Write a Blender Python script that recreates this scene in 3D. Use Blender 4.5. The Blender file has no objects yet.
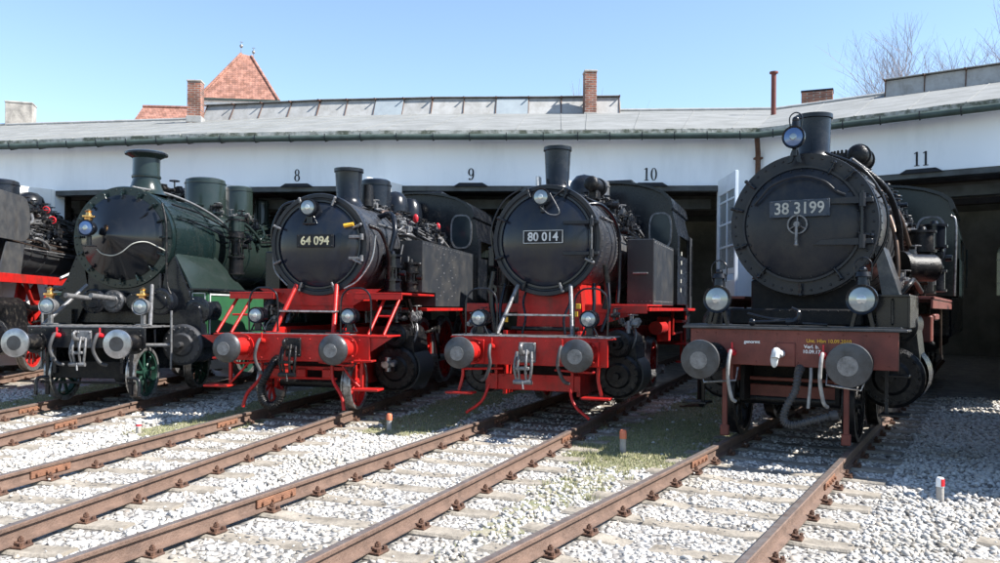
import bpy, bmesh, math, random
import numpy as np
from mathutils import Vector, Matrix
R = math.radians
rnd = random.Random(7)
S = bpy.context.scene
C = S.collection
pi = math.pi

# ------------------------------------------------------------------ materials
def nd(nt, t, **kw):
    n = nt.nodes.new(t)
    for k, v in kw.items(): setattr(n, k, v)
    return n

def mat(name, col, rough=.5, metal=0, col2=None, nscale=6, thr=(.35, .7), rvar=.15, bump=0, bscale=40, coat=0, detail=6, stretch=None, dirt=0, dcol=(.035, .028, .022)):
    m = bpy.data.materials.new(name); m.use_nodes = True
    nt = m.node_tree; b = nt.nodes['Principled BSDF']; L = nt.links.new
    tc = nd(nt, 'ShaderNodeTexCoord')
    src = tc.outputs['Object']
    if stretch:
        mp = nd(nt, 'ShaderNodeMapping'); mp.inputs['Scale'].default_value = stretch
        L(src, mp.inputs[0]); src = mp.outputs[0]
    n = nd(nt, 'ShaderNodeTexNoise'); n.inputs['Scale'].default_value = nscale; n.inputs['Detail'].default_value = detail
    n.inputs['Roughness'].default_value = .65
    L(src, n.inputs['Vector'])
    cr = nd(nt, 'ShaderNodeValToRGB')
    c2 = col2 or tuple(c*.6 for c in col)
    cr.color_ramp.elements[0].position = thr[0]; cr.color_ramp.elements[0].color = (*col, 1)
    cr.color_ramp.elements[1].position = thr[1]; cr.color_ramp.elements[1].color = (*c2, 1)
    L(n.outputs['Fac'], cr.inputs[0]); out = cr.outputs[0]
    if dirt:
        n3 = nd(nt, 'ShaderNodeTexNoise'); n3.inputs['Scale'].default_value = 2.3; n3.inputs['Detail'].default_value = 12; n3.inputs['Roughness'].default_value = .72; n3.inputs['Distortion'].default_value = .6
        mp3 = nd(nt, 'ShaderNodeMapping'); mp3.inputs['Scale'].default_value = (1.6, 1.6, .7); L(tc.outputs['Object'], mp3.inputs[0]); L(mp3.outputs[0], n3.inputs['Vector'])
        r3 = nd(nt, 'ShaderNodeMapRange'); r3.inputs['From Min'].default_value = .50; r3.inputs['From Max'].default_value = .68; r3.inputs['To Max'].default_value = dirt; L(n3.outputs['Fac'], r3.inputs[0])
        mx3 = nd(nt, 'ShaderNodeMix', data_type='RGBA'); L(r3.outputs[0], mx3.inputs[0]); L(out, mx3.inputs[6]); mx3.inputs[7].default_value = (*dcol, 1); out = mx3.outputs[2]
    L(out, b.inputs['Base Color'])
    mr = nd(nt, 'ShaderNodeMapRange'); mr.inputs['To Min'].default_value = max(.03, rough-rvar); mr.inputs['To Max'].default_value = min(1, rough+rvar)
    L(n.outputs['Fac'], mr.inputs[0]); L(mr.outputs[0], b.inputs['Roughness'])
    b.inputs['Metallic'].default_value = metal
    if sum(col) < .25 or name in ('red_paint', 'brown_red_paint'): b.inputs['Specular IOR Level'].default_value = .28
    if coat: b.inputs['Coat Weight'].default_value = coat; b.inputs['Coat Roughness'].default_value = .12
    if bump:
        n2 = nd(nt, 'ShaderNodeTexNoise'); n2.inputs['Scale'].default_value = bscale; n2.inputs['Detail'].default_value = 5
        L(src, n2.inputs['Vector'])
        bp = nd(nt, 'ShaderNodeBump'); bp.inputs['Strength'].default_value = bump; bp.inputs['Distance'].default_value = .02
        L(n2.outputs['Fac'], bp.inputs['Height']); L(bp.outputs[0], b.inputs['Normal'])
    return m

M = {}
M['black'] = mat('black_paint', (.006,.0075,.011), .26, 0, (.020,.021,.023), 4, (.5,.72), .12, .03, 30, coat=.12)
M['navy'] = mat('navy_black_paint', (.008,.012,.023), .21, 0, (.019,.021,.025), 2.5, (.46,.66), .10, .03, 30, coat=.18, dirt=.5, dcol=(.022,.020,.018))
M['gloss'] = mat('gloss_black_paint', (.005,.0065,.009), .22, 0, (.012,.013,.014), 4, (.5,.8), .05, .02, 50, coat=.35)
M['dusky'] = mat('dusky_smokebox', (.035,.038,.046), .30, .25, (.075,.072,.07), 5, (.45,.75), .14, .12, 50)  # smokebox sides lighter than their fronts; some sunlight is in the colour
M['ash'] = mat('ash_grey_plate', (.042,.044,.048), .36, 0, (.075,.073,.07), 4, (.4,.7), .12, .1, 30, dirt=.4)
M['litflank'] = mat('sunlit_graphite_flank', (.05,.053,.058), .34, .4, (.13,.125,.12), 5, (.45,.75), .14, .2, 50)  # graphite grey with the sunlight on the flank put into the colour
M['smoke'] = mat('smokebox_black', (.010,.013,.020), .34, 0, (.028,.028,.029), 3, (.46,.68), .16, .08, 40, dirt=.45, dcol=(.035,.032,.030))
M['tank'] = mat('tank_black', (.026,.029,.034), .34, 0, (.055,.054,.052), 2.2, (.45,.72), .14, .05, 30)
M['matt'] = mat('sooty_black', (.005,.005,.006), .7, 0, (.020,.018,.015), 8, (.45,.7), .15, .3, 50)
M['grime'] = mat('oily_black', (.007,.007,.008), .33, 0, (.055,.048,.040), 9, (.52,.75), .2, .4, 60)
M['boiler'] = mat('dusty_boiler', (.11,.113,.12), .33, .3, (.17,.162,.15), 5, (.42,.72), .15, .25, 40)
M['steel'] = mat('worn_steel', (.42,.42,.42), .38, .8, (.16,.14,.12), 14, (.42,.65), .15, .2, 70)
M['grey'] = mat('grey_metal', (.20,.20,.205), .45, .4, (.085,.083,.08), 12, (.4,.7), .15, .3, 60)
M['bufgrey'] = mat('buffer_grey', (.075,.078,.084), .40, .45, (.045,.042,.040), 5, (.4,.7), .15, .2, 40)
M['bufbright'] = mat('buffer_bright', (.42,.43,.45), .30, .9, (.2,.2,.2), 5, (.4,.7), .12, .1, 40)
M['hose'] = mat('hose_rubber', (.07,.07,.074), .5, 0, (.04,.04,.04), 14)
M['whitehose'] = mat('pale_hose', (.36,.36,.35), .6, 0, (.16,.155,.15), 10)
M['red'] = mat('red_paint', (.40,.013,.011), .38, 0, (.20,.013,.010), 4, (.48,.72), .16, .14, 40, dirt=.62, dcol=(.06,.028,.020))
M['darkred'] = mat('brown_red_paint', (.165,.047,.036), .52, 0, (.11,.036,.028), 4, (.4,.7), .12, .2, 40, dirt=.35)
M['green'] = mat('green_paint', (.014,.0235,.0205), .24, 0, (.020,.027,.025), 4, (.4,.75), .1, .04, 30, coat=.3)
M['wheelgreen'] = mat('wheel_green', (.014,.050,.034), .38, 0, (.012,.03,.022), 6)
M['brightgreen'] = mat('bright_green_paint', (.028,.105,.045), .35, 0, (.022,.075,.038), 4, (.4,.8), .1, .05, 40, coat=.2)
M['greenblack'] = mat('green_black_paint', (.006,.014,.014), .26, 0, (.016,.022,.020), 5, (.45,.8), .1, .04, 40, coat=.2)
M['brass'] = mat('brass', (.75,.45,.16), .28, 1, (.4,.22,.08), 12)
M['copper'] = mat('copper_pipe', (.13,.085,.06), .45, .7, (.06,.045,.04), 12)
M['white'] = mat('white_paint', (.80,.80,.79), .5, 0, (.66,.66,.64), 3, (.5,.9), .1, .05, 30)
M['wall'] = mat('white_wall_render', (.83,.88,.94), .8, 0, (.68,.73,.79), 1.3, (.50,.88), .08, .15, 30, stretch=(1,1,.25))
M['shadedoor'] = mat('shaded_white_door', (.72,.79,.87), .5, 0, (.58,.65,.72), 3, (.45,.85), .1, .05, 30)  # white door leaf; the blue of its shade is put into the colour
M['roof'] = mat('grey_roof_felt', (.215,.22,.215), .85, 0, (.135,.14,.133), 1.1, (.38,.70), .08, .4, 14, detail=12, dirt=.35, dcol=(.10,.10,.085))
M['zinc'] = mat('weathered_zinc', (.36,.36,.352), .6, .1, (.24,.235,.22), 2.5, (.4,.75), .12, .15, 20, dirt=.4, dcol=(.14,.13,.11))
M['gutter'] = mat('green_gutter', (.06,.085,.075), .5, 0, (.03,.04,.035), 4, (.4,.8), .1)
M['eave'] = mat('mossy_eave', (.42,.42,.39), .9, 0, (.10,.11,.08), 3.2, (.42,.58), .08, .5, 18)
M['darkbeam'] = mat('dark_lintel', (.09,.10,.10), .7, 0, (.05,.05,.05), 3)
M['interior'] = mat('sooty_wall', (.28,.26,.21), .9, 0, (.12,.105,.085), .8, (.35,.75), .05, .3, 8)
M['timber'] = mat('dark_timber', (.045,.036,.03), .8, 0, (.025,.02,.018), 3)
M['pane'] = mat('window_pane', (.015,.022,.028), .06, 0, (.03,.04,.045), 2)
M['palepane'] = mat('pale_pane', (.30,.34,.36), .25, 0, (.24,.27,.29), 2)
M['lens'] = mat('lamp_lens', (.26,.30,.32), .10, .5, (.16,.20,.22), 3, coat=1)
M['bluelens'] = mat('blue_lamp_lens', (.06,.12,.26), .12, .3, (.07,.12,.24), 3, coat=1)
M['bulb'] = mat('lamp_reflector', (.50,.52,.52), .12, .5, (.36,.38,.38), 8, coat=1)
M['cream'] = mat('cream_lettering', (.72,.66,.42), .5)
M['pale'] = mat('pale_lettering', (.62,.64,.64), .5)
M['palegold'] = mat('faded_lettering', (.42,.42,.38), .6)
M['yellow'] = mat('yellow_lettering', (.75,.42,.03), .5)
M['ink'] = mat('number_black', (.012,.016,.025), .6)
M['plate'] = mat('plate_black', (.010,.012,.016), .5)
M['blueplate'] = mat('faded_blue_plate', (.032,.045,.066), .5, 0, (.055,.066,.082), 10)
M['rail'] = mat('rusty_rail', (.165,.105,.078), .7, .1, (.10,.062,.045), 6, (.35,.72), .1, .5, 60, dirt=.55, dcol=(.055,.036,.028))
M['railtop'] = mat('worn_rail_head', (.30,.26,.235), .42, .6, (.15,.105,.085), 9, (.35,.72), .1, .2, 60)
M['rust'] = mat('orange_rust', (.24,.11,.06), .8, 0, (.13,.06,.035), 9, (.35,.7), .1, .5, 60)
M['chair'] = mat('dark_rust', (.085,.050,.038), .75, .1, (.15,.075,.045), 16, (.4,.7), .1, .4, 60)
M['sleeper'] = mat('weathered_sleeper', (.32,.285,.235), .9, 0, (.155,.135,.108), 4, (.38,.70), .05, .6, 25, dirt=.5, dcol=(.12,.10,.08))
M['concrete'] = mat('old_concrete', (.40,.37,.33), .9, 0, (.22,.205,.19), 3, (.4,.7), .05, .4, 20, dirt=.4)
dm = bpy.data.materials.new('dusty_glass'); dm.use_nodes = True
_n = dm.node_tree; _t = _n.nodes.new('ShaderNodeBsdfTranslucent'); _t.inputs[0].default_value = (.30, .33, .30, 1)
_m = _n.nodes.new('ShaderNodeMixShader'); _m.inputs[0].default_value = .35
_n.links.new(_t.outputs[0], _m.inputs[1]); _n.links.new(_n.nodes['Principled BSDF'].outputs[0], _m.inputs[2]); _n.nodes['Principled BSDF'].inputs['Base Color'].default_value = (.2, .2, .18, 1)
_n.links.new(_m.outputs[0], _n.nodes['Material Output'].inputs[0]); M['dusty'] = dm
M['bark'] = mat('grey_bark', (.34,.30,.31), .9, 0, (.24,.21,.22), 8)
M['orange'] = mat('faded_orange_cap', (.70,.20,.09), .5, 0, (.5,.12,.06), 10)
M['redmark'] = mat('signal_red', (.65,.02,.03), .4)

def brickmat(name, c1, c2, mortar, scale, bw=.25, rh=.075, ms=.012, rough=.85):
    m = bpy.data.materials.new(name); m.use_nodes = True
    nt = m.node_tree; b = nt.nodes['Principled BSDF']; L = nt.links.new
    tc = nd(nt, 'ShaderNodeTexCoord'); sx = nd(nt, 'ShaderNodeSeparateXYZ'); L(tc.outputs['Object'], sx.inputs[0])
    ad = nd(nt, 'ShaderNodeMath', operation='ADD'); L(sx.outputs[0], ad.inputs[0]); L(sx.outputs[1], ad.inputs[1])
    cx = nd(nt, 'ShaderNodeCombineXYZ'); L(ad.outputs[0], cx.inputs[0]); L(sx.outputs[2], cx.inputs[1])
    br = nd(nt, 'ShaderNodeTexBrick'); L(cx.outputs[0], br.inputs['Vector'])
    br.inputs['Color1'].default_value = (*c1, 1); br.inputs['Color2'].default_value = (*c2, 1); br.inputs['Mortar'].default_value = (*mortar, 1)
    br.inputs['Scale'].default_value = scale; br.inputs['Brick Width'].default_value = bw; br.inputs['Row Height'].default_value = rh
    br.inputs['Mortar Size'].default_value = ms
    n = nd(nt, 'ShaderNodeTexNoise'); n.inputs['Scale'].default_value = 2.5; n.inputs['Detail'].default_value = 8; L(tc.outputs['Object'], n.inputs['Vector'])
    mx = nd(nt, 'ShaderNodeMix', data_type='RGBA', blend_type='MULTIPLY'); mx.inputs[0].default_value = .8
    cr = nd(nt, 'ShaderNodeValToRGB'); cr.color_ramp.elements[0].position = .4; cr.color_ramp.elements[0].color = (.5, .45, .4, 1); cr.color_ramp.elements[1].position = .6
    L(n.outputs['Fac'], cr.inputs[0]); L(br.outputs['Color'], mx.inputs[6]); L(cr.outputs[0], mx.inputs[7])
    L(mx.outputs[2], b.inputs['Base Color']); b.inputs['Roughness'].default_value = rough
    bp = nd(nt, 'ShaderNodeBump'); bp.inputs['Strength'].default_value = .6; bp.inputs['Distance'].default_value = .02; bp.invert = True
    L(br.outputs['Fac'], bp.inputs['Height']); L(bp.outputs[0], b.inputs['Normal'])
    return m
M['brick'] = brickmat('chimney_brick', (.36,.12,.065), (.16,.06,.045), (.30,.27,.24), 1)
M['tile'] = brickmat('roof_tiles', (.42,.20,.145), (.30,.15,.115), (.17,.09,.07), 1, .2, .17, .012)

# ------------------------------------------------------------------ mesh helpers
def B(): return bmesh.new()

def basis(ax):
    z = Vector(ax).normalized()
    x = z.orthogonal().normalized()
    # keep a stable frame
    up = Vector((0, 0, 1)) if abs(z.z) < .9 else Vector((1, 0, 0))
    x = up.cross(z).normalized(); y = z.cross(x)
    return x, y, z

def box(bm, c, s, bev=.008, rot=None):
    g = bmesh.ops.create_cube(bm, size=1)['verts']
    for v in g: v.co = Vector((v.co.x*s[0], v.co.y*s[1], v.co.z*s[2]))
    if bev and min(s) > bev*2.5:
        es = list({e for v in g for e in v.link_edges})
        r = bmesh.ops.bevel(bm, geom=es, offset=bev, segments=1, affect='EDGES', profile=.5)
        g = list({v for f in r['faces'] for v in f.verts} | {v for v in g if v.is_valid})
    Mx = Matrix.Translation(c)
    if rot: Mx = Mx @ (Matrix.Rotation(rot[2], 4, 'Z') @ Matrix.Rotation(rot[1], 4, 'Y') @ Matrix.Rotation(rot[0], 4, 'X'))
    bmesh.ops.transform(bm, matrix=Mx, verts=g)

def lathe(bm, prof, o, ax=(0, 1, 0), n=32, a0=0, a1=2*pi):
    x, y, z = basis(ax); o = Vector(o); full = abs(a1-a0-2*pi) < 1e-6
    rows = []
    for t, r in prof:
        if r < 1e-5: rows.append([bm.verts.new(o+z*t)]); continue
        k = n if full else n+1
        rows.append([bm.verts.new(o+z*t+(x*math.cos(a0+(a1-a0)*i/n)+y*math.sin(a0+(a1-a0)*i/n))*r) for i in range(k)])
    for a, b in zip(rows, rows[1:]):
        m = max(len(a), len(b)); rng = range(m if full else m-1)
        for i in rng:
            j = (i+1) % m
            if len(a) == 1 and len(b) == 1: continue
            try:
                if len(a) == 1: bm.faces.new((a[0], b[i], b[j]))
                elif len(b) == 1: bm.faces.new((a[i], b[0], a[j]))
                else: bm.faces.new((a[i], b[i], b[j], a[j]))
            except ValueError: pass

def cyl(bm, a, b, r, r2=None, n=20):
    a = Vector(a); b = Vector(b); r2 = r if r2 is None else r2; L = (b-a).length
    lathe(bm, [(0, 0), (0, r), (L, r2), (L, 0)], a, b-a, n)

def catmull(pts, k=6):
    P = [Vector(p) for p in pts]
    if len(P) < 3: return P
    P = [P[0]*2-P[1]] + P + [P[-1]*2-P[-2]]
    out = []
    for i in range(1, len(P)-2):
        for j in range(k):
            t = j/k
            out.append(.5*((2*P[i])+(P[i+1]-P[i-1])*t+(2*P[i-1]-5*P[i]+4*P[i+1]-P[i+2])*t*t+(3*P[i]-P[i-1]-3*P[i+1]+P[i+2])*t**3))
    out.append(P[-2]); return out

def tube(bm, pts, r, n=8, smooth=True, k=6, r2=None):
    if r >= .018 and n in (6, 8): n = 12
    P = catmull(pts, k) if smooth else [Vector(p) for p in pts]
    rows = []; px = None
    for i, p in enumerate(P):
        d = (P[min(i+1, len(P)-1)]-P[max(i-1, 0)]).normalized()
        if px is None: x = d.orthogonal().normalized()
        else:
            x = px-d*px.dot(d)
            x = x.normalized() if x.length > 1e-6 else d.orthogonal().normalized()
        y = d.cross(x); px = x
        rr = r if r2 is None else r+(r2-r)*i/(len(P)-1)
        rows.append([bm.verts.new(p+(x*math.cos(2*pi*j/n)+y*math.sin(2*pi*j/n))*rr) for j in range(n)])
    for a, b in zip(rows, rows[1:]):
        for j in range(n): bm.faces.new((a[j], a[(j+1) % n], b[(j+1) % n], b[j]))
    bm.faces.new(rows[0]); bm.faces.new(rows[-1][::-1])

def prism(bm, pts, plane, a, b):
    def P(p, d):
        return {'xz': (p[0], d, p[1]), 'yz': (d, p[0], p[1]), 'xy': (p[0], p[1], d)}[plane]
    va = [bm.verts.new(P(p, a)) for p in pts]; vb = [bm.verts.new(P(p, b)) for p in pts]
    n = len(pts)
    bm.faces.new(va); bm.faces.new(vb[::-1])
    for i in range(n): bm.faces.new((va[i], vb[i], vb[(i+1) % n], va[(i+1) % n]))

def sph(bm, c, r, sc=(1, 1, 1), n=12):
    g = bmesh.ops.create_uvsphere(bm, u_segments=n, v_segments=n//2+1, radius=r)['verts']
    bmesh.ops.transform(bm, matrix=Matrix.Translation(c) @ Matrix.Diagonal((*sc, 1)), verts=g)

def rivet(bm, p, r=.012, ax=(0, -1, 0)):
    lathe(bm, [(0, r), (r*.7, r*.65), (r*.9, 0)], p, ax, 6)

def ringrivets(bm, c, rad, n, r=.012, ax=(0, -1, 0), a0=0, a1=2*pi):
    for i in range(n):
        a = a0+(a1-a0)*i/n
        rivet(bm, (c[0]+rad*math.cos(a), c[1], c[2]+rad*math.sin(a)), r, ax)

def ring(bm, c, r0, r1, y0, y1, n=40):   # annulus about the y axis
    lathe(bm, [(y0, r0), (y0, r1), (y1, r1), (y1, r0), (y0, r0)], c, (0, 1, 0), n)

def obj(name, bm, m, parent=None, label=None, ang=.6):
    bmesh.ops.recalc_face_normals(bm, faces=bm.faces)
    me = bpy.data.meshes.new(name); bm.to_mesh(me); bm.free()
    me.materials.append(M[m] if isinstance(m, str) else m)
    me.shade_smooth(); me.set_sharp_from_angle(angle=ang)
    o = bpy.data.objects.new(name, me); C.objects.link(o)
    if parent: o.parent = parent
    if label: o['label'] = label
    return o

def tag(o, label=None, cat=None, group=None, kind=None):
    if label: o['label'] = label
    if cat: o['category'] = cat
    if group: o['group'] = group
    if kind: o['kind'] = kind
    return o

def thing(name, label, cat, loc=(0, 0, 0), rz=0, group=None):
    o = bpy.data.objects.new(name, None); C.objects.link(o); o.empty_display_size = .3
    o.location = loc; o.rotation_euler = (0, 0, rz)
    return tag(o, label, cat, group)

def kids(o): return [c for c in bpy.data.objects if c.parent == o]

def copy_tree(o, parent=None):
    c = o.copy(); C.objects.link(c); c.parent = parent
    for ch in kids(o): copy_tree(ch, c)
    return c

def text(name, s, size, m, parent, loc, depth=.004, bold=0, sx=1, spacing=1):
    cu = bpy.data.curves.new(name+'_curve', 'FONT'); cu.body = s; cu.size = size; cu.align_x = 'CENTER'; cu.align_y = 'CENTER'
    cu.extrude = depth; cu.offset = bold; cu.space_character = spacing; cu.resolution_u = 4
    t = bpy.data.objects.new(name+'_tmp', cu); C.objects.link(t)
    dg = bpy.context.evaluated_depsgraph_get(); dg.update()
    me = bpy.data.meshes.new_from_object(t.evaluated_get(dg))
    bpy.data.objects.remove(t)
    me.transform(Matrix.Translation(loc) @ Matrix.Rotation(pi/2, 4, 'X') @ Matrix.Diagonal((sx, 1, 1, 1)))
    me.name = name; me.materials.clear(); me.materials.append(M[m])
    o = bpy.data.objects.new(name, me); C.objects.link(o)
    if parent: o.parent = parent
    return o

# ------------------------------------------------------------------ layout (z = 0 is the rail head)
GZ = -.185
TH = [-.138, .029, .181, .358, .524, .691]
OFF = [-9.5, -7.575, -5.616, -3.941, -2.169, -.1]
DD = [17.3, 13.64, 11.9, 11.15, 10.37, 9.9]
ROT = [0, .03, .02, -.02, .015, 0]
SH = [0, 0, 0, 0, -.06, 0]
def tframe(t):
    a = TH[t]; n = Vector((math.cos(a), -math.sin(a), 0)); d = Vector((math.sin(a), math.cos(a), 0))
    return n, d
def origin(t):
    n, d = tframe(t); return n*(OFF[t]+SH[t])+d*DD[t]

# ------------------------------------------------------------------ locomotive parts
def buffer_(root, x, hm='red', head='bufgrey', r=.235, y1=.6, rim=False, z=1.05, dome=.05):
    b = B()
    cyl(b, (x, y1-.03, z), (x, y1+.02, z), .2, .2, 24)
    cyl(b, (x, .2, z), (x, y1, z), .105, .15, 24)
    cyl(b, (x, .17, z), (x, .26, z), .125, .125, 24)
    for i in range(4):
        a = pi/4+i*pi/2; rivet(b, (x+.17*math.cos(a), y1-.03, z+.17*math.sin(a)), .022)
    o = obj('buffer', b, hm, root)
    b = B()
    lathe(b, [(0, 0), (.003, r*.5), (dome*.5, r*.82), (dome, r*.97), (dome+.025, r), (dome+.04, r*.97), (dome+.05, r*.5), (.19, .085), (.22, .085)], (x, 0, z), (0, 1, 0), 40)
    h = obj('buffer_head', b, head, o)
    if rim:
        b = B(); lathe(b, [(-.003, 0), (-.003, r*.5), (.008, r*.5)], (x, 0, z), (0, 1, 0), 32)
        obj('worn_contact_patch', b, 'bufgrey', h)
    else:
        b = B(); lathe(b, [(-.003, 0), (-.002, r*.44), (.006, r*.45)], (x-.01, 0, z-.01), (0, 1, 0), 32)
        obj('worn_contact_patch', b, 'grey', h)
    return o

def headlamp(root, x, y, z, r=.13, style='round', body='black', lens='lens'):
    b = B()
    lathe(b, [(.0, r*.86), (-.015, r), (.03, r*1.03), (.05, r*.93), (.16, r*.85), (.24, r*.6), (.26, 0)], (x, y, z), (0, 1, 0), 28)
    if style == 'round':
        for k in range(4): ring(b, (x, y, z), r*.8, r*1.02, .07+k*.035, .085+k*.035, 24)
        box(b, (x, y+.1, z-r-.05), (.1, .07, .12)); box(b, (x, y+.1, z-r-.12), (.22, .12, .03))
        tube(b, [(x-.06, y+.1, z-r), (x-.12, y+.1, z-r-.12)], .015, smooth=False); tube(b, [(x+.06, y+.1, z-r), (x+.12, y+.1, z-r-.12)], .015, smooth=False)
    elif style == 'big':
        cyl(b, (x, y+.1, z+r*.8), (x, y+.1, z+r+.1), .085, .07, 16); cyl(b, (x, y+.1, z+r+.1), (x, y+.1, z+r+.16), .10, .08, 16)
        sph(b, (x, y+.1, z+r+.18), .05)
        tube(b, [(x-.09, y+.1, z+r+.05), (x-.1, y+.1, z+r+.26), (x, y+.1, z+r+.34), (x+.1, y+.1, z+r+.26), (x+.09, y+.1, z+r+.05)], .009)
        prism(b, [(x-.16, z-.42), (x-.12, z-.42), (x-.06, z-r*.9), (x-.1, z-r*.85)], 'xz', y+.05, y+.13)
        prism(b, [(x+.16, z-.42), (x+.12, z-.42), (x+.06, z-r*.9), (x+.1, z-r*.85)], 'xz', y+.05, y+.13)
    elif style == 'brass':
        box(b, (x, y+.12, z-r-.08), (.07, .07, .2)); box(b, (x, y+.12, z-r-.17), (.2, .16, .02))
    elif style == 'top':
        box(b, (x, y+.12, z-r-.04), (.06, .1, .12))
    o = obj('headlamp', b, body, root)
    b = B(); lathe(b, [(-.012, 0), (-.008, r*.4), (.004, r*.8), (.02, r*.88)], (x, y-.012, z), (0, 1, 0), 28)
    obj('lens', b, lens, o)
    b = B(); lathe(b, [(-.02, 0), (-.017, r*.25), (-.006, r*.34)], (x, y-.012, z), (0, 1, 0), 20)
    obj('bulb', b, 'bulb' if lens == 'lens' else 'lens', o)
    if style == 'brass':
        b = B(); lathe(b, [(0, r*.45), (.05, r*.5), (.06, r*.75), (.09, r*.75), (.1, r*.35), (.15, r*.3), (.17, r*.45), (.2, r*.2), (.22, 0)], (x, y+.1, z+r*.9), (0, 0, 1), 20)
        obj('brass_chimney', b, 'brass', o)
    return o

def spoked_wheel(root, x, y, r, side, spokes=10, m='red', tyre='steel', crank=None, name='wheel'):
    b = B(); s = side
    # hub, spokes, rim
    cyl(b, (x-.05, y, r), (x+.05+.04*0, y, r), r*.16+.03, r*.16+.03, 20)
    cyl(b, (x-.07*s, y, r), (x+.09*s, y, r), .07, .06, 16)
    for i in range(spokes):
        a = 2*pi*i/spokes+.2
        c = (x, y+math.cos(a)*r*.48, r+math.sin(a)*r*.48)
        box(b, c, (.045, r*.75, .05), .01, (a, 0, 0))
    lathe(b, [(-.045, r*.80), (-.045, r*.88), (.045, r*.88), (.045, r*.80), (-.045, r*.80)], (x, y, r), (1, 0, 0), 40)
    if crank: box(b, (x, y+.12*math.cos(crank), r+.12*math.sin(crank)), (.1, .38, .2), .03, (crank, 0, 0))
    w = obj(name, b, m, root)
    b = B()
    lathe(b, [(-.065, r*.87), (-.065, r*.985), (.055, r), (.06, r*.87), (-.065, r*.87)] if s < 0 else
             [(-.06, r*.87), (-.055, r), (.065, r*.985), (.065, r*.87), (-.06, r*.87)], (x, y, r), (1, 0, 0), 48)
    fx = -s*.07
    lathe(b, [(fx-.012, r*.88), (fx-.012, r+.022), (fx+.012, r+.022), (fx+.012, r*.88), (fx-.012, r*.88)], (x, y, r), (1, 0, 0), 48)
    obj('tyre', b, tyre, w)
    return w

def wheelset(root, y, r, m, spokes=10, **k):
    for s in (-1, 1): spoked_wheel(root, s*.75, y, r, s, spokes, m, crank=k.get('crank'), tyre=k.get('tyre', 'steel'))
    b = B(); cyl(b, (-.7, y, r), (.7, y, r), .075, .075, 16); obj('axle', b, 'grime', root)

def boiler(root, zc, y0, y1, r, m='boiler', bands=4, lag='grey'):
    b = B(); lathe(b, [(0, 0), (0, r), (y1-y0, r), (y1-y0, 0)], (0, y0, zc), (0, 1, 0), 56)
    o = obj('boiler', b, m, root)
    for i in range(bands):
        y = y0+(i+.6)*(y1-y0)/bands
        b = B(); ring(b, (0, y, zc), r-.01, r+.012, 0, .06, 56); obj('boiler_band', b, lag, root)
    return o

def smokebox(root, zc, y0, y1, r, m='smoke', rim=.03, rv=True):
    b = B(); lathe(b, [(0, 0), (0, r-.03), (.02, r), (y1-y0, r), (y1-y0, 0)], (0, y0, zc), (0, 1, 0), 64)
    for yy in (y0+.14, y1-.09):
        ring(b, (0, yy, zc), r-.01, r+.014, 0, .10, 64)
    if rv:
        for yy in (y0+.04, y0+.17, y0+.21, y1-.05, (y0+y1)/2):
            for i in range(64):
                a = 2*pi*i/64
                p = Vector((math.cos(a), 0, math.sin(a)))
                rivet(b, (p.x*(r+.002 if yy in (y0+.04, (y0+y1)/2) else p.x and r+.012), yy, zc+p.z*(r+.008)), .013, p)
    return obj('smokebox', b, m, root)

def clamp(root, x, y, z, ang, m='black', L=.12):
    b = B(); d = Vector((math.cos(ang), 0, math.sin(ang)))
    c = Vector((x, y, z))
    cyl(b, c, c+Vector((0, -.07, 0)), .022, .022, 10)
    tube(b, [c+d*L*.5+Vector((0, -.05, 0)), c-d*L*.6+Vector((0, -.06, 0))], .02, 8, False)
    sph(b, c+d*L*.55+Vector((0, -.05, 0)), .028, n=8)
    obj('door_clamp', b, m, root)

def chimney(root, y, z0, z1, r0, r1, m='black', lip=.03, base=.3, n=40):
    b = B()
    prof = [(0, base+.1), (.05, base), (.14, r0+.02), (.2, r0), (z1-z0-.07, r1), (z1-z0-.06, r1+lip), (z1-z0, r1+lip), (z1-z0, r1-.02), (z1-z0-.4, r1-.03), (z1-z0-.4, 0)]
    lathe(b, prof, (0, y, z0), (0, 0, 1), n)
    return obj('chimney', b, m, root)

def dome(root, y, z0, z1, r, m, flat=True, name='steam_dome', x=0):
    b = B(); h = z1-z0
    if flat: prof = [(0, r+.06), (.05, r+.01), (h-.10, r), (h-.03, r*.97), (h, r*.8), (h+.01, 0)]
    else: prof = [(0, r+.06), (.05, r), (h*.55, r), (h*.8, r*.85), (h*.95, r*.5), (h, 0)]
    lathe(b, prof, (x, y, z0), (0, 0, 1), 36)
    if flat: ring_ = lathe(b, [(h-.13, r+.0), (h-.13, r+.014), (h-.10, r+.014), (h-.10, r)], (x, y, z0), (0, 0, 1), 36)
    return obj(name, b, m, root)

def valve_cluster(root, c, s=1, seed=0, m='grime', name='valve'):
    r = random.Random(seed); b = B(); c = Vector(c)
    for i in range(5):
        p = c+Vector((r.uniform(-.08, .08), r.uniform(-.1, .1), r.uniform(-.05, .1)))*s
        ax = r.choice([Vector((0, 0, 1)), Vector((1, 0, 0)), Vector((0, 1, 0))])
        L = r.uniform(.08, .2)*s; q = r.uniform(.02, .045)*s
        cyl(b, p-ax*L/2, p+ax*L/2, q, q, 12); cyl(b, p-ax*L*.1, p+ax*L*.1, q*1.5, q*1.5, 6)
    h = c+Vector((r.uniform(-.05, .05), r.uniform(-.05, .05), .16*s))
    cyl(b, h-Vector((0, 0, .1*s)), h, .01*s, .01*s, 6)
    for k in range(12):
        a = 2*pi*k/12; a2 = 2*pi*(k+1)/12
        tube(b, [h+Vector((math.cos(a)*.06*s, math.sin(a)*.06*s, 0)), h+Vector((math.cos(a2)*.06*s, math.sin(a2)*.06*s, 0))], .008*s, 5, False)
    return obj(name, b, m, root)

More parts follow.
